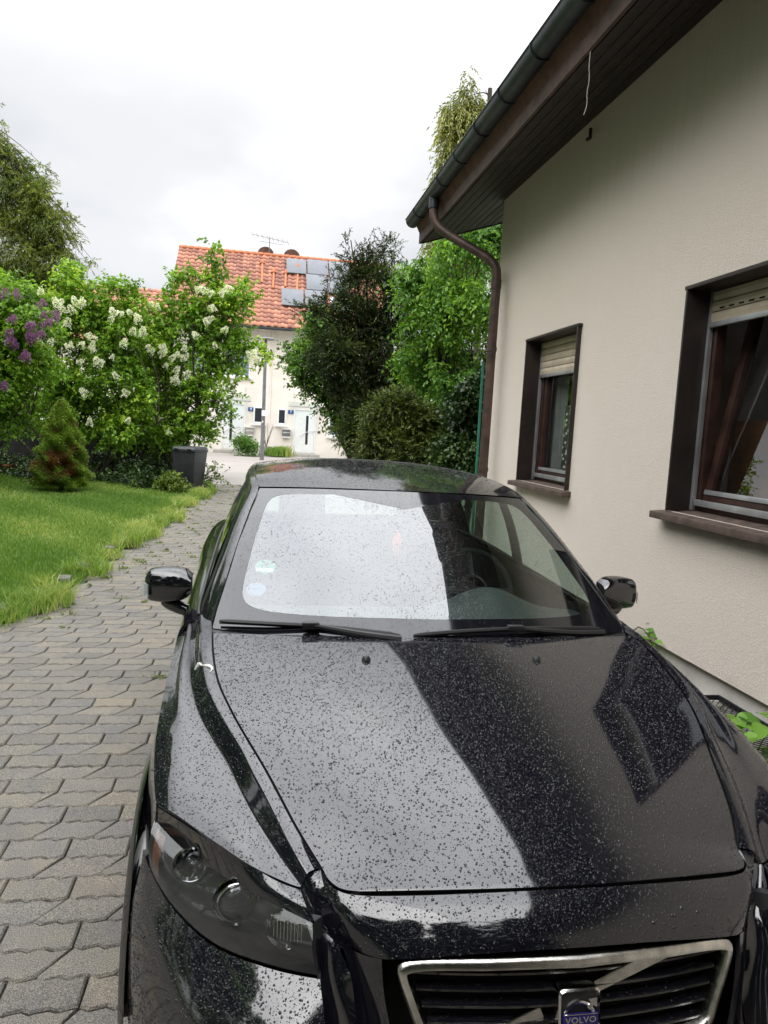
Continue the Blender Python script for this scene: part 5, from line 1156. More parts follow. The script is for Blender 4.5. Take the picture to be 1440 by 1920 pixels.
# --- windscreen, roof
def WS(u, v, off=0.):
    """u -1..1 across, v 0..1 upwards"""
    u = np.asarray(u, float); v = np.asarray(v, float); au = np.abs(u)
    we = .737 + (.591 - .737) * v + .012 * np.sin(np.pi * v); ye = 1.345 + (2.135 - 1.345) * v; ze = .994 + (1.399 - .994) * v + .020 * np.sin(np.pi * v)
    yc_ = 1.185 + (2.03 - 1.185) * v; zc_ = .998 + (1.418 - .998) * v + .026 * np.sin(np.pi * v)
    f = au**2.2
    return np.stack([we * u, yc_ + (ye - yc_) * f, zc_ + (ze - zc_) * f + off], -1)
fr_m = MT['paint2']
def ring(U0, U1, nr=5):
    P = []
    for t in np.linspace(0, 1, nr):
        U = U0 * (1 - t) + U1 * t; P.append(WS(U[:, 0], U[:, 1]))
    return np.array(P)
th = np.linspace(0, 2 * np.pi, 241)
def rrect(a0, a1, b0, b1, p):
    c, s = np.cos(th), np.sin(th); e = 2 / p
    return np.stack([(a0 + a1) / 2 + (a1 - a0) / 2 * np.sign(c) * np.abs(c)**e, (b0 + b1) / 2 + (b1 - b0) / 2 * np.sign(s) * np.abs(s)**e], 1)
inner = rrect(-.905, .905, .105, .945, 11)
k = (inner[:, 1] > .5) & (np.abs(inner[:, 0]) < .25)
def bump_v(u):
    a = abs(u - .02); return .945 - .125 * min(1, max(0, (.185 - a) / .075))
for i in np.where(k)[0]: inner[i, 1] = bump_v(inner[i, 0])
inner[:, 1] -= np.where(inner[:, 1] < .3, .018 * (1 - np.abs(inner[:, 0])**2) * 0, 0)
c, s = np.cos(th), np.sin(th); mxx = np.maximum(np.abs(c), np.abs(s)); outer = np.stack([c / mxx, .5 + .5 * s / mxx], 1)
# match angles of the outer outline to the inner one so that the strips stay clean
ang = np.arctan2((inner[:, 1] - .52) / .5, inner[:, 0]); c, s = np.cos(ang), np.sin(ang); mxx = np.maximum(np.abs(c), np.abs(s)); outer = np.stack([c / mxx, np.clip(.5 + .5 * s / mxx, 0, 1)], 1)
FR = ring(outer, inner, 9)
ws = panel('windshield', FR[:, ::-1], (0, -.4, 1), m=MT['frit'], fl=0)
ws['label'] = 'windscreen with black printed border and raindrops'
# the clear part of the glass
nr_ = 22; P = []
cen = np.array([.0, .52])
for t in np.linspace(1, 0, nr_):
    U = cen + (inner - cen) * t; P.append(WS(U[:, 0], U[:, 1], 0))
panel('glass', np.array(P), (0, -.4, 1), m=MT['windshield'], parent=ws, fl=0)
Ug, Vg = np.meshgrid(np.linspace(-1, 1, 30), np.linspace(0, 1, 30)); DROP.append((outward(WS(Ug, Vg), (0, -.4, 1)), 13000, .0005, .0015))
roofc = [(2.045, 1.421), (2.25, 1.452), (2.6, 1.490), (3.0, 1.505), (3.4, 1.488), (3.75, 1.44), (3.98, 1.375)]
roofe = [(.5925, 2.150, 1.404), (.607, 2.35, 1.432), (.608, 2.65, 1.452), (.598, 3.0, 1.460), (.582, 3.4, 1.442), (.562, 3.72, 1.395), (.545, 3.93, 1.335)]
rows = [[(e[0] * u, cc[0] + (e[1] - cc[0]) * u**2, cc[1] + (e[2] - cc[1]) * u**2.6) for u in (0, .3, .6, .85, 1)] for cc, e in zip(roofc, roofe)]
ROOF = fullgrid(rows, 44, 37)
panel('roof', ROOF, (0, 0, 1), drops=(12000, .0008, .0020))
ribbon('roof_seam', WS(np.linspace(-1, 1, 30), np.full(30, 1.0)) + np.array([0, .007, -.006]), .014, .004, (0, 0, 1), mirror=False)
# --- pillars: outer rail from wing to roof and back
rail_in = spl(np.array([(.7425, 1.345, .992), (.706, 1.54, 1.115), (.670, 1.745, 1.224), (.632, 1.94, 1.322), (.597, 2.14, 1.4035), (.612, 2.35, 1.431), (.613, 2.65, 1.451), (.603, 3.0, 1.459), (.587, 3.4, 1.441), (.567, 3.72, 1.394), (.550, 3.93, 1.334)]), 70)
rail_out = spl(np.array([(.790, 1.475, .985), (.758, 1.62, 1.085), (.722, 1.80, 1.190), (.686, 1.98, 1.290), (.650, 2.17, 1.372), (.655, 2.37, 1.398), (.657, 2.66, 1.415), (.648, 3.0, 1.420), (.632, 3.4, 1.402), (.61, 3.70, 1.356), (.59, 3.90, 1.300)]), 70)
midr = (rail_in + rail_out) / 2 + nrmz(np.cross(np.gradient(rail_in, axis=0), rail_out - rail_in)) * -.008
if midr[10][2] < (rail_in[10][2] + rail_out[10][2]) / 2: midr = rail_in + rail_out - midr
RAIL = np.swapaxes(spl(np.stack([rail_in, midr, rail_out]), 7), 0, 1)
both('roof_rail', RAIL, (.6, -.2, 1), fl=.008, drops=(9000, .0009, .002))
ribbon('screen_seal', (rail_in[:36] + WS(np.ones(36), np.linspace(0, 1, 36))) / 2, .010, .004, (0, -.3, 1))
# --- beltline and side body
YS = np.array([1.475, 1.62, 2.0, 2.6, 3.2, 3.7, 4.05, 4.25])
belt_w = pch([1.475, 1.7, 2.5, 3.3, 3.9, 4.25], [.790, .803, .800, .790, .755, .66]); belt_z = pch([1.475, 1.7, 2.5, 3.3, 3.9, 4.25], [.985, .982, 1.0, 1.025, 1.03, .985])
sh_w = pch([1.475, 2.0, 2.6, 3.1, 3.6, 4.0, 4.25], [.860, .872, .876, .888, .885, .85, .74]); sh_z = pch([1.475, 2.0, 2.6, 3.2, 3.8, 4.25], [.935, .930, .935, .965, .96, .90])
def side(ya, yb, n, zbot=.27, arch_c=None):
    rows = []
    for y in np.linspace(ya, yb, n):
        bw, bz, sw, sz = belt_w(y), belt_z(y), sh_w(y), sh_z(y); za = zbot
        if arch_c and abs(y - arch_c) < .375: za = max(zbot, .33 + math.sqrt(.375**2 - (y - arch_c)**2))
        tp = max(0, (y - 3.9) / .45)**2 * .10
        rows.append([(bw, y, bz), (bw * .35 + sw * .65, y, bz - .012), (sw, y, sz), (sw + .010, y, sz - .10), (.892 - tp, y, min(.66, sz - .2) if za < .5 else (sz + za) / 2), (.880 - tp, y, za + (.14 if za < .5 else .04)), (.872 - tp, y, za)])
    return sheet(np.array(rows), n * 2, 22)
both('rear_wing', side(3.70, 4.30, 14, arch_c=3.56), (1, 0, .1), fl=.01)
both('door', side(1.481, 2.62, 12), (1, 0, .1), fl=.012)
both('rear_door', side(2.632, 3.16, 8), (1, 0, .1), fl=.012)
both('rear_quarter', side(3.172, 3.692, 14, arch_c=3.56), (1, 0, .1), fl=.01)
# windows in the sides, pillars
def railpt(y): i = np.argmin(abs(rail_out[:, 1] - y)); return rail_out[i]
def gl(ya, yb, name, m, n=14, lo=.012, hi=.012, ya_top=None):
    P = []
    for t in np.linspace(0, 1, n):
        yb_ = ya + (yb - ya) * t; yt = (ya_top if ya_top is not None else ya) + (yb - (ya_top if ya_top is not None else ya)) * t
        a = np.array([belt_w(yb_) - .008, yb_, belt_z(yb_) + lo]); c_ = railpt(yt) + np.array([-.006, 0, -hi]); mid = (a + c_) / 2 + np.array([.018, 0, 0]); P.append(spl(np.stack([a, mid, c_]), 7))
    return both(name, np.array(P), (1, 0, .2), m=m, fl=0)
gl(1.68, 2.56, 'side_window', MT['carglass'], ya_top=2.20); gl(2.70, 3.50, 'side_window', MT['carglass'])
gl(2.55, 2.71, 'window_pillar', MT['trim'], n=4); gl(3.49, 3.95, 'rear_pillar', MT['paint2'], n=8)
tri_ = []
for t in np.linspace(0, 1, 10):
    a = np.array([belt_w(1.50 + .19 * t) - .006, 1.50 + .19 * t, belt_z(1.50 + .19 * t) + .006]); q = rail_out[int(t * 30)] + np.array([-.006, 0, -.010]); tri_.append(spl(np.stack([a, (a + q) / 2 + [.004, 0, 0], q]), 5))
both('sail_panel', np.array(tri_), (1, 0, .2), m=MT['trim'], fl=0)
for sg in (1, -1): MB().tube([(sg * (belt_w(y) + .001), y, belt_z(y) + .008) for y in np.linspace(1.52, 3.6, 20)], .007, 6).build('belt_moulding', MT['trim'], car)
# tail
tail = [[(0, 4.02, 1.365), (.3, 4.00, 1.36), (.545, 3.95, 1.33)], [(0, 4.18, 1.2), (.33, 4.16, 1.19), (.62, 4.06, 1.16)], [(0, 4.30, 1.02), (.36, 4.27, 1.01), (.66, 4.25, .985)]]
panel('rear_screen', fullgrid(tail, 10, 17), (0, 1, .5), m=MT['carglass'], fl=0)
tail = [[(0, 4.31, 1.01), (.4, 4.28, 1.0), (.70, 4.24, .98)], [(0, 4.40, .85), (.45, 4.36, .85), (.80, 4.26, .85)], [(0, 4.46, .6), (.5, 4.42, .6), (.84, 4.28, .6)], [(0, 4.44, .35), (.5, 4.40, .35), (.84, 4.28, .35)], [(0, 4.38, .25), (.5, 4.34, .25), (.83, 4.26, .27)]]
panel('tailgate', fullgrid(tail, 18, 25), (0, 1, .1), m=MT['paint2'])
# --- front: nose, wings of the bumper, lids over the lamps
r0 = [(0, .130, .8205), (.15, .134, .8185), (.30, .150, .8105), (.39, .174, .800), (.428, .190, .798), (.4525, .221, .799), (.4635, .2575, .803), (.4885, .2440, .8045)]
r1 = [(0, .098, .803), (.15, .102, .801), (.30, .118, .793), (.385, .143, .782), (.418, .160, .780), (.440, .180, .780), (.454, .199, .778), (.472, .218, .763)]
r2 = [(0, .070, .775), (.15, .074, .773), (.30, .090, .763), (.375, .118, .753), (.403, .135, .749), (.420, .150, .746), (.434, .167, .741), (.451, .190, .721)]
r3 = [(0, .058, .752), (.15, .062, .750), (.30, .077, .738), (.360, .100, .724), (.388, .120, .719), (.403, .136, .717), (.416, .150, .715), (.431, .168, .698)]
NOSE = fullgrid([r_[:7] for r_ in (r0, r1, r2, r3)], 14, 49)
EDG = sheet(np.array([r_[6:] for r_ in (r0, r1, r2, r3)]), 14, 4)
fb = panel('front_bumper', NOSE, (0, -.5, .8), drops=(30000, .0007, .0024), sides='t', extra=(EDG, EDG * MIR))
DROP += [(outward(EDG, (0, -.5, .8)), 18000, .0007, .0018), (outward(EDG * MIR, (0, -.5, .8)), 18000, .0007, .0018)]
# beside the grille, down to the chin
sd = []
for z, y_in, w_in, y_c, w_c in ((.712, .100, .362, .166, .428), (.66, .084, .358, .142, .410), (.60, .066, .345, .128, .400), (.54, .050, .325, .105, .395), (.50, .040, .300, .085, .395)):
    sd.append([(w_in, y_in, z + .012), (w_in * .5 + w_c * .5, y_in * .55 + y_c * .45 - .006, z + .006), (w_c, y_c, z)])
both('grille_cheek', sheet(np.array(sd), 14, 8), (.1, -1, .2), parent=fb, fl=.01, sides='l')
# side face from the crease to the lamp
sf = []
for (a, c_) in (((.4890, .2440, .8045), (.5035, .230, .780)), ((.472, .218, .763), (.490, .194, .752)), ((.451, .190, .721), (.480, .168, .735)), ((.431, .168, .698), (.474, .152, .722)), ((.410, .142, .66), (.468, .136, .675)), ((.400, .128, .60), (.462, .105, .63)), ((.395, .085, .50), (.452, .050, .55))):
    a, c_ = np.array(a), np.array(c_); sf.append([a, (a + c_) / 2 + np.array([.006, .010, -.004]), c_])
both('lamp_cheek', sheet(np.array(sf), 20, 7), (.4, -1, .2), parent=fb, fl=.008)
# bumper wing under the lamp
wg = [[(.469, .133, .667), (.555, .176, .660), (.668, .266, .649), (.758, .376, .660), (.817, .496, .669), (.842, .550, .690)],
      [(.466, .108, .645), (.560, .142, .636), (.674, .238, .624), (.764, .360, .632), (.824, .486, .640), (.846, .548, .650)],
      [(.458, .060, .600), (.560, .088, .592), (.682, .196, .585), (.774, .332, .590), (.834, .468, .596), (.856, .546, .600)],
      [(.450, .030, .545), (.560, .056, .540), (.690, .168, .535), (.784, .312, .535), (.844, .455, .540), (.864, .545, .545)],
      [(.445, .018, .47), (.565, .045, .46), (.693, .155, .45), (.788, .298, .45), (.848, .445, .45), (.868, .548, .45)],
      [(.445, .03, .36), (.565, .06, .35), (.693, .165, .34), (.786, .305, .34), (.845, .45, .34), (.866, .552, .34)],
      [(.44, .09, .24), (.55, .11, .24), (.68, .19, .24), (.78, .30, .25), (.84, .45, .26), (.87, .556, .27)]]
both('bumper_wing', sheet(np.array(wg), 30, 30), (.5, -1, .4), parent=fb, fl=.012, sides='tr', drops=(18000, .0008, .0026))
ch = [[(0, .030, .500), (.20, .034, .500), (.36, .050, .50), (.445, .060, .52)], [(0, -.005, .46), (.2, .0, .46), (.38, .005, .46), (.445, .010, .47)], [(0, .0, .38), (.2, .0, .38), (.38, .01, .37), (.445, .03, .36)], [(0, .06, .24), (.2, .06, .24), (.36, .075, .24), (.44, .09, .24)]]
panel('chin', fullgrid(ch, 12, 25), (0, -1, 0), parent=fb, sides='t')
# lid strip between the wing seam and the lamp glass
lt_top = [(.504, .231, .781), (.558, .256, .791), (.654, .337, .8115), (.761, .467, .8125), (.814, .556, .797)]
lt_mid = [(.498, .196, .778), (.572, .252, .780), (.662, .345, .788), (.756, .466, .786), (.817, .560, .777)]
lt_bot = [(.484, .166, .756), (.585, .256, .757), (.677, .366, .748), (.745, .468, .735), (.819, .560, .757)]
both('lamp_lid', sheet(np.array([lt_top, lt_mid, lt_bot]), 10, 34), (.4, -.5, .8), parent=fb, fl=.008, drops=(20000, .0006, .0018))
ribbon('lamp_seam', np.array(spl(np.array(lt_top), 30)) + np.array([-.001, .002, -.002]), .0055, .006, (-.3, .5, .8))
# --- headlights
def lampsurf(u, v):
    """u from inner to outer end, v from lower edge to upper edge"""
    top = spl(np.array(lt_bot), t=u); bot = spl(np.array([(.471, .136, .672), (.556, .180, .665), (.669, .270, .654), (.759, .380, .665), (.818, .500, .674)]), t=u)
    return top, bot
def lampgrid(off, nu=30, nv=12, sh=0.):
    U = np.linspace(0, 1, nu); top, bot = lampsurf(U, None); P = []
    for t in np.linspace(0, 1, nv):
        c_ = bot * (1 - t) + top * t; blg = .016 * math.sin(math.pi * t); P.append(c_ + np.array([.45, -.80, .30]) * (blg + off))
    return np.array(P)
for sg in (-1, 1):
    mr = np.array([sg, 1., 1.])
    hd = panel('headlight', lampgrid(0) * mr, (sg * .5, -1, .3), m=MT['lampglass'], fl=0); hd['label'] = 'clouded glass headlight with round projector lens'
    G = lampgrid(-.060); b = MB(); b.grid(G * mr); G0 = lampgrid(-.003)
    for s_ in ('t', 'b', 'l', 'r'):
        i = {'t': (0, slice(None)), 'b': (-1, slice(None)), 'l': (slice(None), 0), 'r': (slice(None), -1)}[s_]; b.grid(np.stack([G0[i] * mr, G[i] * mr]))
    b.build('housing', MT['lampdark'], hd)
    ax = np.array([.12 * sg, -1, .05])
    def bowl(nm, c_, r_, dep, m, lens=None, seg=28, parent=hd):
        c_ = np.array(c_) * mr
        o = MB().lathe([(r_ + .005, .006), (r_ + .006, .0), (r_, -.004), (r_ * .93, -dep * .35), (r_ * .7, -dep * .75), (r_ * .3, -dep), (0, -dep * 1.03)], c_, ax, seg).build(nm, m, parent)
        return o, c_
    o, c_ = bowl('reflector', (.622, .305, .715), .046, .05, MT['reflector'])
    MB().lathe([(.040, -.004), (.036, .006), (.030, .013), (.018, .019), (0, .021)], c_, ax, 28).build('projector_lens', MT['projlens'], hd)
    MB().tube([c_ + np.array([.041 * math.cos(a_) + .004 * sg * 0, -.006, .041 * math.sin(a_)]) for a_ in np.linspace(0, 2 * math.pi, 33)], .0022, 6, False).build('lens_ring', MT['chromeclean'], hd)
    o, c_ = bowl('reflector', (.728, .430, .722), .031, .04, MT['reflector'])
    o, c_ = bowl('reflector', (.527, .224, .708), .036, .04, MT['reflector'])
    b = MB()
    for q in range(9): x_ = .500 + q * .0065; b.tube([(x_ * sg, .198 + q * .0030, .690 + q * .0004), (x_ * sg, .203 + q * .0032, .728)], .0016, 4)
    b.build('turn_signal_ribs', MT['reflector'], hd)
    G = lampgrid(-.004)[1:-1, -4:-1]; panel('side_reflector', G * mr, (sg, -1, .2), m=MT['amber'], parent=hd, fl=0)
# --- grille
def gp(w_, z, off=0.):
    y = .057 + .0 * z + .33 * w_ * w_ + (.745 - z) * -.14 * -1 * -1; y = .058 + .30 * w_ * w_ - (.745 - z) * .16
    return np.array([w_, y + off, z])
gr = thing('grille', None, None); gr.parent = car; 
for k_ in ('label', 'category'):
    if k_ in gr.keys(): del gr[k_]
gr['_org'] = (0., 0., 0.)
gout = []
for t in th[:-1][::3]:
    c, s = math.cos(t), math.sin(t); w_ = .352 * np.sign(c) * abs(c)**.26; z0 = .16 * .5 * np.sign(s) * abs(s)**.30
    zz = .640 + z0 * 1.18; taper = 1 - .22 * (.735 - zz) / .19; gout.append((w_ * taper, zz + .004))
gout = np.array(gout); n_g = len(gout)
def frame_ring(scale_out, off):
    cen = np.array([0, .64]); return np.array([gp(*(cen + (p - cen) * scale_out), off) for p in gout])
prof = [(1.0, .006), (1.0, -.004), (.985, -.010), (.955, -.010), (.945, -.004), (.943, .020), (.93, .06)]
R2 = []
for s_, off in prof:
    q = gout.copy(); cen = np.array([0, .64]); dd = (q - cen); rad = np.linalg.norm(dd, axis=1, keepdims=True)
    # constant-width frame
    tang = np.roll(q, -1, 0) - np.roll(q, 1, 0); nn_ = np.stack([tang[:, 1], -tang[:, 0]], 1); nn_ /= np.linalg.norm(nn_, axis=1, keepdims=True)
    q = q - nn_ * (1 - s_) * .36; R2.append(np.array([gp(p[0], p[1], off) for p in q]))
R2 = np.array(R2); R2 = np.concatenate([R2, R2[:, :1]], 1)
MB().grid(R2).build('grille_frame', MT['chrome'], gr, sharp=60)
def slat(z, tilt=.5):
    P = []
    for w_ in np.linspace(-.322 * (1 - .22 * (.735 - z) / .19), .322 * (1 - .22 * (.735 - z) / .19), 25):
        P.append([gp(w_, z + .004, .030), gp(w_, z + .0045, .014), gp(w_, z + .002, .008), gp(w_, z - .003, .010), gp(w_, z - .010, .030)])
    G = np.array(P); DROP.append((outward(G[:, :3], (0, -.2, 1)), 9000, .0009, .0018)); return panel('grille_slat', G, (0, -1, .3), m=MT['paint2'], parent=gr, fl=0)
for z in (.703, .674, .645, .616, .587): slat(z)
P = np.array([[gp(w_, z, .075) for w_ in np.linspace(-.34, .34, 11)] for z in (.53, .76)]); MB().grid(P).build('grille_back', MT['gap'], gr)
# diagonal bar and badge
a, c_ = gp(-.245, .560, .004), gp(.185, .728, .004); d_b = nrmz(c_ - a); up_b = nrmz(np.cross(d_b, np.array([0, -1., .1])))
for p0, p1 in ((a, a + (c_ - a) * .42), (a + (c_ - a) * .62, c_)):
    b = MB(); mid = (p0 + p1) / 2; b.obox(mid, d_b, up_b, nrmz(np.cross(d_b, up_b)), np.linalg.norm(p1 - p0) / 2, .012, .007); b.build('diagonal_bar', MT['chrome'], gr, bevel=.003)
BC = gp(-.010, .648, -.020); bn_ = nrmz(np.array([0., -1., .16])); bx_ = np.array([1., 0, 0]); bz_ = nrmz(np.cross(bn_, bx_) * -1)
if bz_[2] < 0: bz_ = -bz_
def bp(x, z, o): return BC + bx_ * x + bz_ * z + bn_ * o
def bridge(b, la, lb):
    n = len(la); b.add(list(la) + list(lb), [(i, (i + 1) % n, n + (i + 1) % n, n + i) for i in range(n)])
def rr_loop(hx, hz, rad, o, n=6):
    L_ = []
    for cx_, cz_, a0 in ((hx - rad, hz - rad, 0), (-hx + rad, hz - rad, 90), (-hx + rad, -hz + rad, 180), (hx - rad, -hz + rad, 270)):
        for q in range(n + 1): a_ = math.radians(a0 + 90 * q / n); L_.append(bp(cx_ + rad * math.cos(a_), cz_ + rad * math.sin(a_), o))
    return L_
b = MB(); bridge(b, rr_loop(.040, .050, .010, -.030), rr_loop(.040, .050, .010, .006)); bridge(b, rr_loop(.040, .050, .010, .006), rr_loop(.037, .047, .009, .010)); bridge(b, rr_loop(.037, .047, .009, .010), rr_loop(.0345, .0445, .008, .003))
bdg = b.build('badge', MT['chromeclean'], gr, sharp=60)
L_ = rr_loop(.0345, .0445, .008, .003); b = MB(); b.add(L_, [tuple(range(len(L_)))]); b.build('badge_plate', MT['black_print'], bdg, smooth=False)
RNGC = (0.0, -.002); b = MB(); R0_, R1_ = .0245, .0320; loops = []
for rr_, o in ((R1_, .003), (R1_ - .001, .0075), ((R0_ + R1_) / 2, .009), (R0_ + .001, .0075), (R0_, .003)):
    loops.append([bp(RNGC[0] + rr_ * math.cos(a_), RNGC[1] + rr_ * math.sin(a_), o) for a_ in np.linspace(0, 2 * math.pi, 41)[:-1]])
for l0, l1 in zip(loops, loops[1:]): bridge(b, l0, l1)
b.build('badge_ring', MT['chromeclean'], bdg, sharp=60)
b = MB(); aw = [(.0175, .0150), (.0245, .0215), (.0165, .0305), (.0320, .0335), (.0318, .0175), (.0285, .0235), (.0245, .0135)]
aw = [(.013, .018), (.020, .0255), (.0155, .0325), (.0325, .0335), (.0325, .0165), (.0255, .0205), (.0185, .0125)]
b.add([bp(x, z, .0095) for x, z in aw] + [bp(x, z, .003) for x, z in aw], [tuple(range(7))] + [(i, (i + 1) % 7, 7 + (i + 1) % 7, 7 + i) for i in range(7)]); b.build('badge_arrow', MT['chromeclean'], bdg)
b = MB(); b.obox(bp(0, -.002, .009), bx_, bz_, bn_, .0335, .0098, .003); bb_ = b.build('badge_band', MT['badgeblue'], bdg, bevel=.0008)
b = MB()
for zz in (-.0122, .0082): b.obox(bp(0, zz, .0125), bx_, bz_, bn_, .0332, .0007, .0006)
b.build('band_rim', MT['chromeclean'], bdg)
tx = link('badge_lettering', text_mesh('VOLVO', .0150, MT['chromeclean'], .0004, True, 1.05), bdg)
mm = Matrix.Identity(4)
for i in range(3): mm[i][0] = bx_[i] * 1.15; mm[i][1] = bz_[i]; mm[i][2] = bn_[i]; mm[i][3] = bp(0, -.002, .0128)[i]
tx.matrix_local = mm
# --- wheels
for (x, y) in ((.775, .92), (-.775, .92), (.775, 3.56), (-.775, 3.56)):
    sg = 1 if x > 0 else -1
    wh = MB().lathe([(.21, -.10), (.27, -.105), (.31, -.09), (.322, -.05), (.322, .05), (.31, .085), (.27, .10), (.21, .09)], (x, y, .322), (sg, 0, 0), 40).build('wheel', MT['rubber'], car)
    MB().lathe([(.215, -.08), (.215, .075), (.20, .085), (.195, .06), (.19, -.06)], (x, y, .322), (sg, 0, 0), 40).build('rim', MT['alloy'], wh)
    b = MB()
    for q in range(5):
        a_ = 2 * math.pi * q / 5 + .3
        for da in (-.12, .12): b.tube([(x + sg * .06, y + .05 * math.cos(a_), .322 + .05 * math.sin(a_)), (x + sg * .065, y + .20 * math.cos(a_ + da), .322 + .20 * math.sin(a_ + da))], [.02, .014], 6)
    b.lathe([(0, .075), (.04, .075), (.055, .06), (.055, .03)], (x, y, .322), (sg, 0, 0), 20); b.build('spokes', MT['alloy'], wh)
    # arch liner and flare
    b = MB(); 
    G = np.array([[(sg * w_, y + r_ * math.cos(a_), .33 + r_ * math.sin(a_)) for (w_, r_) in ((.66, .372), (.855, .372), (.882, .376), (.889, .386), (.886, .405), (.870, .424))] for a_ in np.linspace(-.15, math.pi + .15, 40)])
    b.grid(G); b.build('wheel_arch', MT['paint2'], car, sharp=50)
# --- mirrors
for sg in (-1, 1):
    mr = np.array([sg, 1., 1.]); mrt = 'wing_mirror'
    prof = []
    for t in np.linspace(0, 1, 11):      # from the outer tip to the inner end
        x = 1.014 - .175 * t; hh = .068 * (math.sin(math.pi * (.22 + .60 * t))**.5) * (1.0 if t < .9 else .93); zc_ = 1.040 + .010 * t; dep = .085 * (.30 + .70 * math.sin(math.pi * min(.5, .10 + .55 * t)))
        if t == 0: hh *= .55; dep *= .5
        if t == 1: hh *= .8
        row = []
        for a_ in np.linspace(-math.pi / 2, math.pi / 2, 15):
            ca, sa = math.cos(a_), math.sin(a_); row.append((x, 1.80 - dep * abs(ca)**.6, zc_ + hh * np.sign(sa) * abs(sa)**.75))
        prof.append(row)
    G = sheet(np.array(prof), 22, 22)
    mrr = panel('wing_mirror', G * mr, (0, -1, .2), m=MT['paint2'], fl=0); DROP.append((outward(G * mr, (0, -1, .2)), 3500, .0008, .0016))
    c1, c0 = G[-1], G[0]
    b = MB(); bk = np.concatenate([G[:, :1], G[:, -1:]], 1) * mr; b.grid(bk); b.grid(np.stack([c1, np.broadcast_to(c1.mean(0), c1.shape)]) * mr); b.grid(np.stack([c0, np.broadcast_to(c0.mean(0), c0.shape)]) * mr); b.build('mirror_back', MT['trim'], mrr)
    MB().obox(np.array([.925, 1.808, 1.043]) * mr, (1, 0, 0), (0, 1, 0), (0, 0, 1), .068, .003, .050).build('mirror_glass', MT['reflector'], mrr, bevel=.002)
    G2 = sheet(np.array([[(1.024 - .030 * t, 1.800 - .062 * (t * .8 + .12) - .010, 1.036 + (.030 - .008 * t) * k_ - .008) for k_ in (1, .5, 0, -.5, -1)] for t in (0, .3, .7, 1)]), 10, 8)
    ind = panel('indicator', G2 * mr, (sg, -1, 0), m=MT['clearlens'], parent=mrr, fl=0)
    b = MB()
    for q in range(6): t = q / 5; x = 1.022 - .026 * t; b.tube([np.array([x, 1.790 - .062 * (t * .8 + .12), 1.008]) * mr, np.array([x, 1.790 - .062 * (t * .8 + .12), 1.05]) * mr], .0014, 4)
    b.build('indicator_ribs', MT['reflector'], mrr)
    b = MB(); st = spl(np.array([(.945, 1.785, .985), (.90, 1.782, .962), (.855, 1.778, .945), (.80, 1.77, .945)]), 9) * mr
    b.tube(st, [.020, .026, .027, .026, .025, .024, .025, .028, .032], 12); b.build('mirror_arm', MT['paint2'], mrr)
# --- wipers, washer nozzles, screen frame of the cowl
def wip(P, arm, nm='wiper'):
    S = spl(np.array(P), 20); b = MB(); b.tube(S, [.004] + [.0075] * 18 + [.003], 6); b.tube(S + np.array([0, .010, -.008]), .0045, 5); wp = b.build(nm, MT['trim'], car)
    A = spl(np.array(arm), 10); MB().tube(A, list(np.linspace(.013, .008, 10)), 8).build('wiper_arm', MT['trim'], wp); MB().obox(A[-1], (1, 0, 0), (0, 1, 0), (0, 0, 1), .028, .012, .009).build('wiper_clip', MT['trim'], wp, bevel=.004)
wip([(-.715, 1.335, 1.022), (-.55, 1.285, 1.028), (-.38, 1.255, 1.028), (-.13, 1.200, 1.016)], [(-.13, 1.18, 1.008), (-.25, 1.20, 1.018), (-.42, 1.245, 1.036)])
wip([(-.085, 1.195, 1.018), (.10, 1.205, 1.030), (.28, 1.225, 1.034), (.62, 1.300, 1.018)], [(.62, 1.275, 1.008), (.45, 1.235, 1.020), (.27, 1.215, 1.040)])
cw_ = np.array([[WS(u, 0.0, 0) + np.array([0, dy, dz]) for dy, dz in ((.01, -.002), (-.012, -.006), (-.03, -.018))] for u in np.linspace(-1, 1, 31)])
panel('cowl', cw_, (0, 0, 1), m=MT['trim'], fl=0)
for w_ in (-.27, .27):
    i = np.unravel_index(np.argmin((HOOD[..., 0] - w_)**2 + (HOOD[..., 1] - 1.01)**2), HOOD.shape[:2]); p = HOOD[i]
    b = MB(); b.lathe([(.0, .014), (.008, .013), (.013, .006), (.014, -.002)], (p[0], p[1], p[2]), (0, .1, 1), 14); o = b.build('washer_nozzle', MT['trim'], car)
# cabin
for sg in (-1, 1):
    x = .34 * sg
    cu_ = MB().prism([(2.45, .55), (2.95, .52), (3.02, .60), (2.98, .68), (2.48, .70), (2.42, .62)], 0, x - .24, x + .24).build('seat', MT['fabric'], car, bevel=.04)
    b = MB(); b.prism([(2.92, .62), (3.02, .60), (3.16, 1.12), (3.12, 1.17), (3.04, 1.14)], 0, x - .23, x + .23); b.build('seat_back', MT['fabric'], cu_, bevel=.035)
    b = MB(); b.prism([(3.05, 1.17), (3.13, 1.17), (3.17, 1.34), (3.10, 1.35)], 0, x - .13, x + .13); b.build('headrest', MT['fabric'], cu_, bevel=.03)
b = MB(); b.prism([(3.45, .55), (3.85, .55), (4.0, 1.08), (3.9, 1.1), (3.75, .72), (3.45, .72)], 0, -.62, .62); b.build('rear_seat', MT['fabric'], car, bevel=.04)
rows = [[(x, y, z + .075 * math.exp(-((x - .345) / .17)**2) * f) for x in np.linspace(-.72, .72, 31)] for (y, z, f) in ((1.24, .955, 0), (1.40, .965, .15), (1.56, .972, .7), (1.70, .975, 1.15), (1.80, .962, 1.15), (1.86, .90, .6), (1.88, .75, 0))]
panel('dashboard', sheet(np.array(rows), 24, 61), (0, -.2, 1), m=MT['dash'], fl=0)
sw = thing('steering_wheel', None, None)
for k_ in ('label', 'category'):
    if k_ in sw.keys(): del sw[k_]
sw.parent = car; sw['_org'] = (0., 0., 0.)
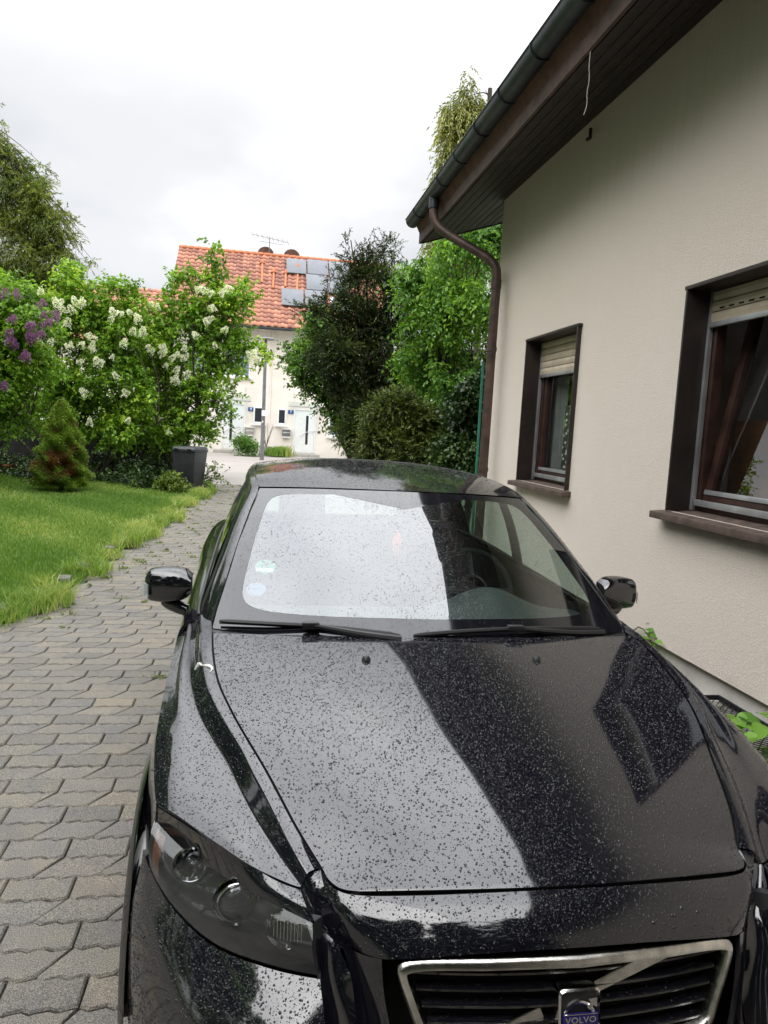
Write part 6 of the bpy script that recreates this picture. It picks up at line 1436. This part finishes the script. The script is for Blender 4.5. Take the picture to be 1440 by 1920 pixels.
ct, axw = np.array([.36, 2.04, .985]), nrmz(np.array([0, -.93, .42])); u_ = np.array([1., 0, 0]); v_ = np.cross(axw, u_)
MB().tube([ct + (u_ * math.cos(a_) + v_ * math.sin(a_)) * .185 for a_ in np.linspace(0, 2 * math.pi, 41)], .015, 10, False).build('wheel_rim', MT['interior'], sw)
b = MB(); b.lathe([(0, .02), (.06, .015), (.075, -.01), (.05, -.05)], ct, -axw, 20)
for a_ in (0, math.pi, math.pi * 1.5, math.pi * .5):
    if a_ != math.pi * .5 or True: b.tube([ct, ct + (u_ * math.cos(a_) + v_ * math.sin(a_)) * .18], [.022, .012], 6)
b.build('wheel_hub', MT['interior'], sw)
b = MB(); b.box(-.115, .115, 1.975, 2.0, 1.255, 1.320); b.tube([(0, 2.0, 1.31), (0, 2.03, 1.39)], .012, 8); b.build('rear_view_mirror', MT['interior'], car, bevel=.008)
orn = MB().lathe([(0, .055), (.014, .045), (.022, .015), (.018, -.02), (.008, -.045), (0, -.05)], (-.012, 1.93, 1.20), (0, 0, 1), 12).build('hanging_ornament', MT['red'], car); orn['label'] = 'small red ornament hanging from the rear view mirror'
MB().tube([(-.012, 1.93, 1.25), (-.012, 1.985, 1.27)], .0015, 4).build('cord', MT['string'], orn)
# inner pillar lining, door cards, floor, headliner
for sg in (-1, 1):
    b = MB(); Ri = rail_in[:34] * np.array([sg, 1, 1]) + np.array([-sg * .020, .035, -.02]); Ro = rail_out[:34] * np.array([sg, 1, 1]) + np.array([-sg * .014, .01, -.022]); b.grid(np.stack([Ri, Ro])); b.build('pillar_lining', MT['liner'], car)
b = MB()
for sg in (-1, 1): b.grid(np.array([[(sg * (belt_w(y) - .03), y, belt_z(y) - .005), (sg * .78, y, .93), (sg * .76, y, .6), (sg * .74, y, .3)] for y in np.linspace(1.5, 4.0, 12)]))
b.grid(np.array([[(x, y, .30) for x in np.linspace(-.85, .85, 5)] for y in (.3, 1.2, 2, 3, 4.2)])); b.grid(np.array([[(x, 1.30, z) for x in (-.74, .74)] for z in (.3, .95)]))
b.build('cabin_lining', MT['interior'], car)
panel('headliner', ROOF[1:-1, 2:-2] + np.array([0, 0, -.03]), (0, 0, -1), m=MT['liner'], fl=0)
b = MB(); b.box(-.30, .30, .16, .5, .26, .60); b.box(-.60, .60, .5, 1.25, .26, .78); b.box(-.80, .80, 1.32, 4.2, .22, .29); b.build('engine_bay', MT['gap'], car)
# stickers behind the screen
def disc(u0, v0, rad, m, nm, lab=None):
    c0 = WS(u0, v0); tx_ = nrmz(WS(u0 + .01, v0) - c0); ty_ = nrmz(WS(u0, v0 + .01) - c0); nn_ = nrmz(np.cross(tx_, ty_)); 
    V = [c0 - nn_ * .003 + (tx_ * math.cos(a_) + ty_ * math.sin(a_)) * rad for a_ in np.linspace(0, 2 * math.pi, 33)[:-1]]
    o = MB().add(V, [tuple(range(32))]).build(nm, m, ws); return o, c0, tx_, ty_, nn_
o, c0, tx_, ty_, nn_ = disc(-.815, .36, .040, MT['green_sticker'], 'green_sticker'); o['label'] = 'round green emission sticker with the number 4'
V = [c0 - nn_ * .002 + tx_ * a_ + ty_ * c_ for a_, c_ in ((-.032, -.030), (.032, -.030), (.032, -.008), (-.032, -.008))]; MB().add(V, [(0, 1, 2, 3)]).build('sticker_field', MT['sticker_white'], ws)
t4 = link('sticker_number', text_mesh('4', .048, MT['black_print'], .0001, True), ws); mm = Matrix.Identity(4)
for i in range(3): mm[i][0] = tx_[i]; mm[i][1] = ty_[i]; mm[i][2] = nn_[i]; mm[i][3] = (c0 - nn_ * .002 + ty_ * .012)[i]
t4.matrix_local = mm
o, *_ = disc(-.84, .225, .036, MT['blue_sticker'], 'blue_sticker')
# --- raindrops
def drops(surfs, seed=77):
    r = np.random.default_rng(seed); Vs = []; Fs = []; nb = 0; seg = 6
    for G, dens, rmin, rmax in surfs:
        G = np.asarray(G); a, b_, c_, d = G[:-1, :-1].reshape(-1, 3), G[1:, :-1].reshape(-1, 3), G[1:, 1:].reshape(-1, 3), G[:-1, 1:].reshape(-1, 3)
        n = np.cross(c_ - a, d - b_); A = np.linalg.norm(n, axis=1) / 2 + 1e-12; n = n / (2 * A[:, None])
        if n[:, 2].mean() < 0 and abs(n[:, 2].mean()) > .2: n = -n
        wgt = A * np.clip(n[:, 2] + .15, 0, 1)**.6; N_ = int(A.sum() * dens); i = r.choice(len(A), N_, p=wgt / wgt.sum())
        u, v = r.random((N_, 1)), r.random((N_, 1)); P = a[i] * (1-u) * (1-v) + b_[i] * u * (1-v) + c_[i] * u * v + d[i] * (1-u) * v; nn_ = n[i]
        rad = rmin + (rmax - rmin) * r.random(N_)**3.6; rad = np.where(r.random(N_) < .012, rad * 1.7, rad)
        t1 = nrmz(np.cross(nn_, (0, 1., .1))); t2 = np.cross(nn_, t1); el = r.uniform(.9, 1.18, N_)
        L_ = []
        for rr_, hh in ((1.0, -.05), (.80, .42)):
            for q in range(seg):
                an = 2 * math.pi * (q + .5 * (rr_ < 1)) / seg; wob = r.uniform(.85, 1.15, (N_, 1))
                L_.append(P + (t1 * math.cos(an) + t2 * (math.sin(an) * el[:, None])) * (rad[:, None] * rr_ * wob) + nn_ * (rad[:, None] * hh))
        L_.append(P + nn_ * (rad[:, None] * .62)); V = np.stack(L_, 1); k_ = V.shape[1]; base = np.arange(N_)[:, None] * k_ + nb
        T = []
        for q in range(seg):
            q2 = (q + 1) % seg; T += [(q, q2, seg + q), (q2, seg + q2, seg + q), (seg + q, seg + q2, 2 * seg)]
        Fs.append((base[:, None, :] + np.array(T)[None, :, :]).reshape(-1, 3)); Vs.append(V.reshape(-1, 3)); nb += N_ * k_
    print('DROPS', nb // 13)
    return link('raindrops', npmesh('raindrops', np.vstack(Vs), np.vstack(Fs), MT['water'], smooth=True), car)
tag(drops(DROP), kind='stuff')
# bird dropping / petal stuck on the wing
sm = []
for w_, y_ in ((-.775, 1.075), (-.757, 1.06), (-.752, 1.045), (-.735, 1.04), (-.722, 1.015), (-.726, .995)):
    i = np.unravel_index(np.argmin((FEN[..., 0] + w_)**2 + (FEN[..., 1] - y_)**2), FEN.shape[:2]); sm.append(FEN[i] * MIR + np.array([0, 0, .001]))
MB().tube(spl(np.array(sm), 14), [.002, .005, .006, .003, .004, .003, .002, .004, .006, .005, .004, .003, .002, .001], 5).build('bird_dropping', MT['smear'], car)
for ob in list(bpy.data.objects):
    if '_org' in ob.keys(): del ob['_org']
